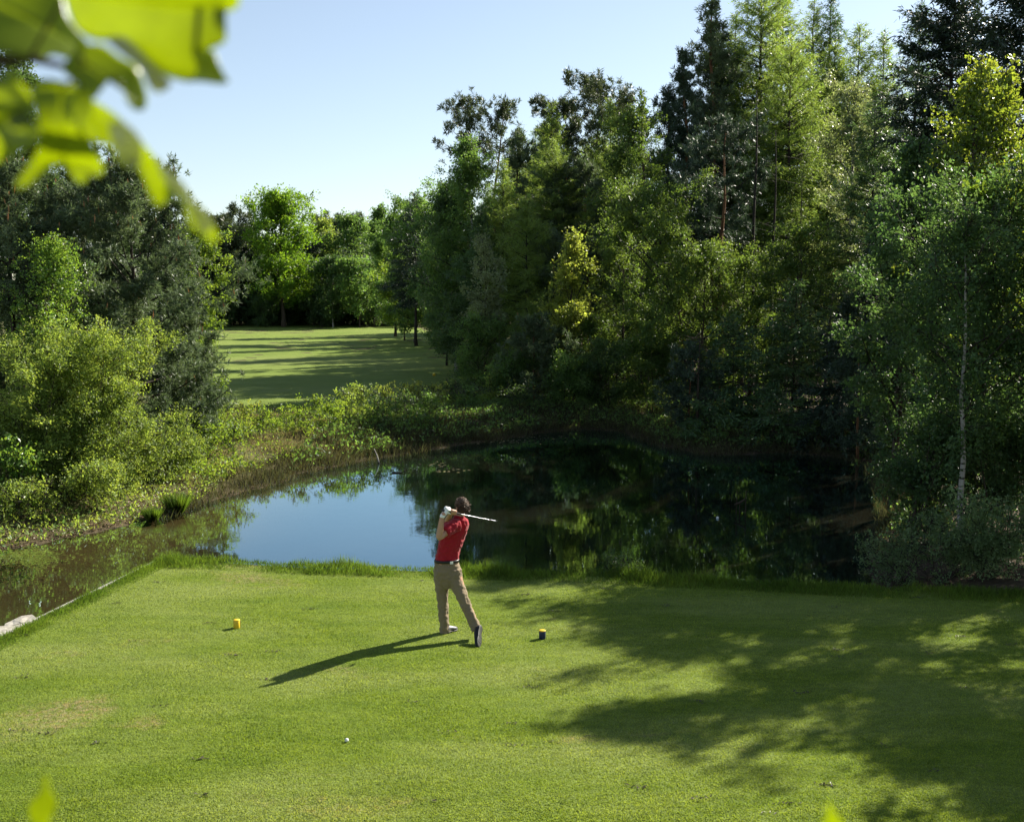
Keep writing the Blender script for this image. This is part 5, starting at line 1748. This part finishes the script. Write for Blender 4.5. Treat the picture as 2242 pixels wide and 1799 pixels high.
def lobed_leaf(parent, pts, rib, d0, gx, gz, bend=0.0, mat="oak_near", label=None):
    """a leaf blade with its own lobed outline; its plane leans by gx, gz and bends along the midrib"""
    pts = np.array(pts, float) / 6.41
    rib = np.array(rib, float) / 6.41
    n = len(pts)
    t0 = np.arange(n)
    fine = np.linspace(0, n, n * 4, endpoint=False)     # round the corners
    ext = np.vstack([pts[-1:], pts, pts[:2]])
    O = []
    for f in fine:
        k = int(f)
        u = f - k
        p0, p1, p2, p3 = ext[k], ext[k + 1], ext[k + 2], ext[(k + 3) if k + 3 < len(ext) else 2]
        O.append(0.5 * (2 * p1 + (p2 - p0) * u + (2 * p0 - 5 * p1 + 4 * p2 - p3) * u * u + (3 * p1 - p0 - 3 * p2 + p3) * u ** 3))
    O = np.array(O)
    rv_ = rib[1] - rib[0]
    tt = np.clip(((O - rib[0]) @ rv_) / (rv_ @ rv_), 0.03, 0.97)
    foot = rib[0] + tt[:, None] * rv_
    c = rib.mean(0)
    steps = np.linspace(0, 1, 7)
    V = []
    for q in steps:
        P = foot + (O - foot) * q
        w = np.linalg.norm((O - foot) * q, axis=1) / F * d0
        for p, w_, t_ in zip(P, w, tt):
            x, z = (p[0] - c[0]) / F * d0, -(p[1] - c[1]) / F * d0
            V.append(at(p[0], p[1], d0 + gx * x + gz * z + bend * (t_ - 0.5) ** 2 * 0.1 - 0.18 * w_ + 2.0 * w_ ** 2))
    m = len(O)
    a = np.arange(6)[:, None] * m
    b_ = np.arange(m)[None]
    Q = np.stack([a + b_, a + (b_ + 1) % m, a + m + (b_ + 1) % m, a + m + b_], -1).reshape(-1, 4)
    b = MB()
    b.add(np.array(V) - np.array(parent.location), Q)
    o = b.build("leaf", M[mat], parent, True)
    sd_ = o.modifiers.new("blade thickness", "SOLIDIFY")
    sd_.thickness = 0.0003
    if label:
        o["label"] = label
    return o


org = at(-60, 10, 0.62)
ob = empty("oak_branch", org)
lobed_leaf(ob, [(380, -150), (425, 20), (470, 150), (540, 225), (640, 262), (760, 255), (870, 315), (960, 400), (1040, 470), (1120, 505), (1210, 505), (1258, 460), (1255, 390), (1235, 330), (1300, 330),
                (1390, 300), (1445, 265), (1448, 225), (1405, 170), (1372, 120), (1400, 80), (1490, 68), (1535, 25), (1520, -50), (1400, -130), (900, -220)],
           [(400, -40), (1480, 60)], 0.60, -0.25, -0.20, 0.5, label="broad bright yellow-green leaf")
lobed_leaf(ob, [(1060, 250), (1240, 300), (1370, 330), (1400, 400), (1440, 480), (1465, 525), (1400, 535), (1290, 520), (1160, 515), (1020, 440)], [(1060, 330), (1440, 500)], 0.625, 0.45, 0.5)
lobed_leaf(ob, [(-160, -160), (200, -110), (380, -60), (430, 100), (500, 200), (565, 285), (535, 345), (450, 372), (340, 350), (250, 385), (120, 355), (0, 325), (-160, 260)],
           [(520, 300), (-100, -40)], 0.64, 0.42, 0.45, 0.3, label="darker leaf at the corner")
lobed_leaf(ob, [(520, 300), (650, 285), (760, 360), (880, 430), (925, 550), (942, 640), (920, 700), (860, 698), (812, 640), (785, 550), (740, 488), (690, 510), (640, 590), (590, 630), (520, 560), (440, 490), (400, 420)],
           [(500, 380), (900, 660)], 0.61, 0.42, 0.40, 0.3, label="dark leaf under the broad bright one")
lobed_leaf(ob, [(-160, 470), (0, 530), (40, 435), (85, 440), (135, 520), (195, 600), (205, 690), (150, 780), (90, 830), (150, 815), (240, 800), (255, 880), (200, 950), (100, 990), (0, 1035), (-160, 1060)],
           [(200, 640), (-120, 900)], 0.585, -0.2, -0.1, 0.3)
lobed_leaf(ob, [(200, 540), (290, 505), (400, 520), (520, 555), (600, 640), (600, 730), (560, 790), (575, 870), (610, 960), (655, 1045), (662, 1095), (622, 1130), (570, 1100), (552, 1160), (502, 1172), (450, 1100), (415, 1020),
                (375, 1075), (320, 1045), (250, 1110), (180, 1185), (110, 1212), (95, 1180), (175, 1060), (240, 950), (250, 850), (235, 750), (205, 640)],
           [(400, 560), (390, 1050)], 0.60, -0.10, -0.10, 0.6)
lobed_leaf(ob, [(560, 640), (680, 690), (760, 750), (850, 830), (930, 930), (1000, 1020), (1080, 1100), (1170, 1180), (1240, 1280), (1320, 1370), (1372, 1450), (1392, 1530), (1360, 1552), (1290, 1490), (1230, 1462), (1190, 1365),
                (1180, 1285), (1110, 1205), (1062, 1195), (1062, 1285), (1005, 1322), (960, 1250), (920, 1150), (880, 1080), (800, 1062), (750, 1010), (720, 950), (640, 910), (570, 890), (545, 760)],
           [(600, 720), (1350, 1480)], 0.605, -0.25, -0.2, 0.6, label="long narrow leaf hanging to the lower right")
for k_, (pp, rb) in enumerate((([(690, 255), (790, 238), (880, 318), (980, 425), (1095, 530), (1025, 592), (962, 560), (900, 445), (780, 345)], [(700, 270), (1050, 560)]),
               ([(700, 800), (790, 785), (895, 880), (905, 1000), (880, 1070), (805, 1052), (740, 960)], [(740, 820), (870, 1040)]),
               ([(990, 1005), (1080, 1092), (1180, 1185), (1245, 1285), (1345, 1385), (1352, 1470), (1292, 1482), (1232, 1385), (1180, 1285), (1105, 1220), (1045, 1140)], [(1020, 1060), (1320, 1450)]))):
    lobed_leaf(ob, pp, rb, 0.592, -0.5, -0.6, 0.2, "oak_glint", "pale strip painting the glint on a leaf")  # separate pale strips laid over the leaves as painted glints
b = MB()
P = np.array([at(-60, 60, 0.62), at(-10, 62, 0.63), at(30, 58, 0.63), at(88, 72, 0.615)]) - org
b.tube(P, [0.0032, 0.0028, 0.0024, 0.0016], 8)
b.sticks([P[2], P[2], P[3], P[3], P[3]], [at(62, 0, 0.60) - org, at(30, 40, 0.64) - org, at(80, 56, 0.61) - org, at(62, 88, 0.60) - org, at(92, 110, 0.605) - org], 0.0011, 0.0009, 0, 6)
b.build("twig", M["bark"], ob, True)
tag(ob, "blurred oak twig with bright yellow-green leaves hanging close at the top left corner", "oak branch")

for (b_px, t_px, hp, lab, sd_) in (((34, 900), (47, 764), 19, "blurred single oak leaf poking up at the bottom left", 11), ((842, 900), (828, 794), 18, "blurred leaf tip poking up at the bottom edge right of the middle", 12)):
    og = at(b_px[0], b_px[1] + 60, 0.66)
    o = empty("oak_shoot", og)
    oak_leaf(o, b_px, 0.66, t_px, 0.62, hp, 0.0, 0.08, None, 3.6, sd_)
    b = MB()
    b.tube(np.array([og - [0, 0, 0.12], og, at(*b_px, 0.66)]) - og, [0.0018, 0.0015, 0.001], 7)
    b.build("stalk", M["bark"], o, True)
    tag(o, lab, "oak shoot")
# ---------------------------------------------------------------- camera, sun, sky
cam = bpy.data.objects.new("camera", bpy.data.cameras.new("camera"))
C.objects.link(cam)
cam.location = (0, 0, CAMZ)
cam.rotation_euler = (PI / 2 - PITCH, 0, 0)
cd = cam.data
cd.sensor_width, cd.sensor_fit, cd.lens = 36.0, "HORIZONTAL", F / 1024 * 36.0
cd.clip_start, cd.clip_end = 0.05, 6000
cd.dof.use_dof, cd.dof.focus_distance, cd.dof.aperture_fstop = True, 19.0, 5.2
bpy.context.scene.camera = cam

sun = bpy.data.objects.new("sun", bpy.data.lights.new("sun", "SUN"))
C.objects.link(sun)
sun.data.energy, sun.data.angle, sun.data.color = 5.0, math.radians(0.55), (1.0, 0.93, 0.80)
sd = Vector((math.cos(SUN_AZ) * math.cos(SUN_EL), math.sin(SUN_AZ) * math.cos(SUN_EL), math.sin(SUN_EL)))
sun.rotation_euler = sd.to_track_quat("Z", "Y").to_euler()
sun.location = sd * 60

w = bpy.data.worlds.new("World")
bpy.context.scene.world = w
w.use_nodes = True
nt = w.node_tree
nt.nodes.clear()
sky = nt.nodes.new("ShaderNodeTexSky")
sky.sky_type = "NISHITA"
sky.sun_disc = False
sky.sun_elevation, sky.sun_rotation = SUN_EL, PI / 2 - SUN_AZ
sky.air_density, sky.dust_density, sky.ozone_density = 1.0, 0.35, 1.4
bg = nt.nodes.new("ShaderNodeBackground")
bg.inputs[1].default_value = 0.062
ow = nt.nodes.new("ShaderNodeOutputWorld")
hs = nt.nodes.new("ShaderNodeHueSaturation")
hs.inputs["Saturation"].default_value = 0.80
nt.links.new(sky.outputs[0], hs.inputs["Color"])
nt.links.new(hs.outputs[0], bg.inputs[0])
nt.links.new(bg.outputs[0], ow.inputs[0])

sc = bpy.context.scene
sc.view_settings.view_transform = "Standard"
sc.view_settings.look = "None"
sc.view_settings.exposure = 1.4
sc.view_settings.gamma = 1.0
cy = sc.cycles
cy.max_bounces, cy.diffuse_bounces, cy.glossy_bounces, cy.transmission_bounces, cy.transparent_max_bounces = 8, 5, 3, 5, 8
cy.caustics_reflective = cy.caustics_refractive = False
cy.sample_clamp_indirect = 4.0
cy.use_denoising = True
cy.denoiser = 'OPENIMAGEDENOISE'
cy.denoising_input_passes = 'RGB_ALBEDO_NORMAL'
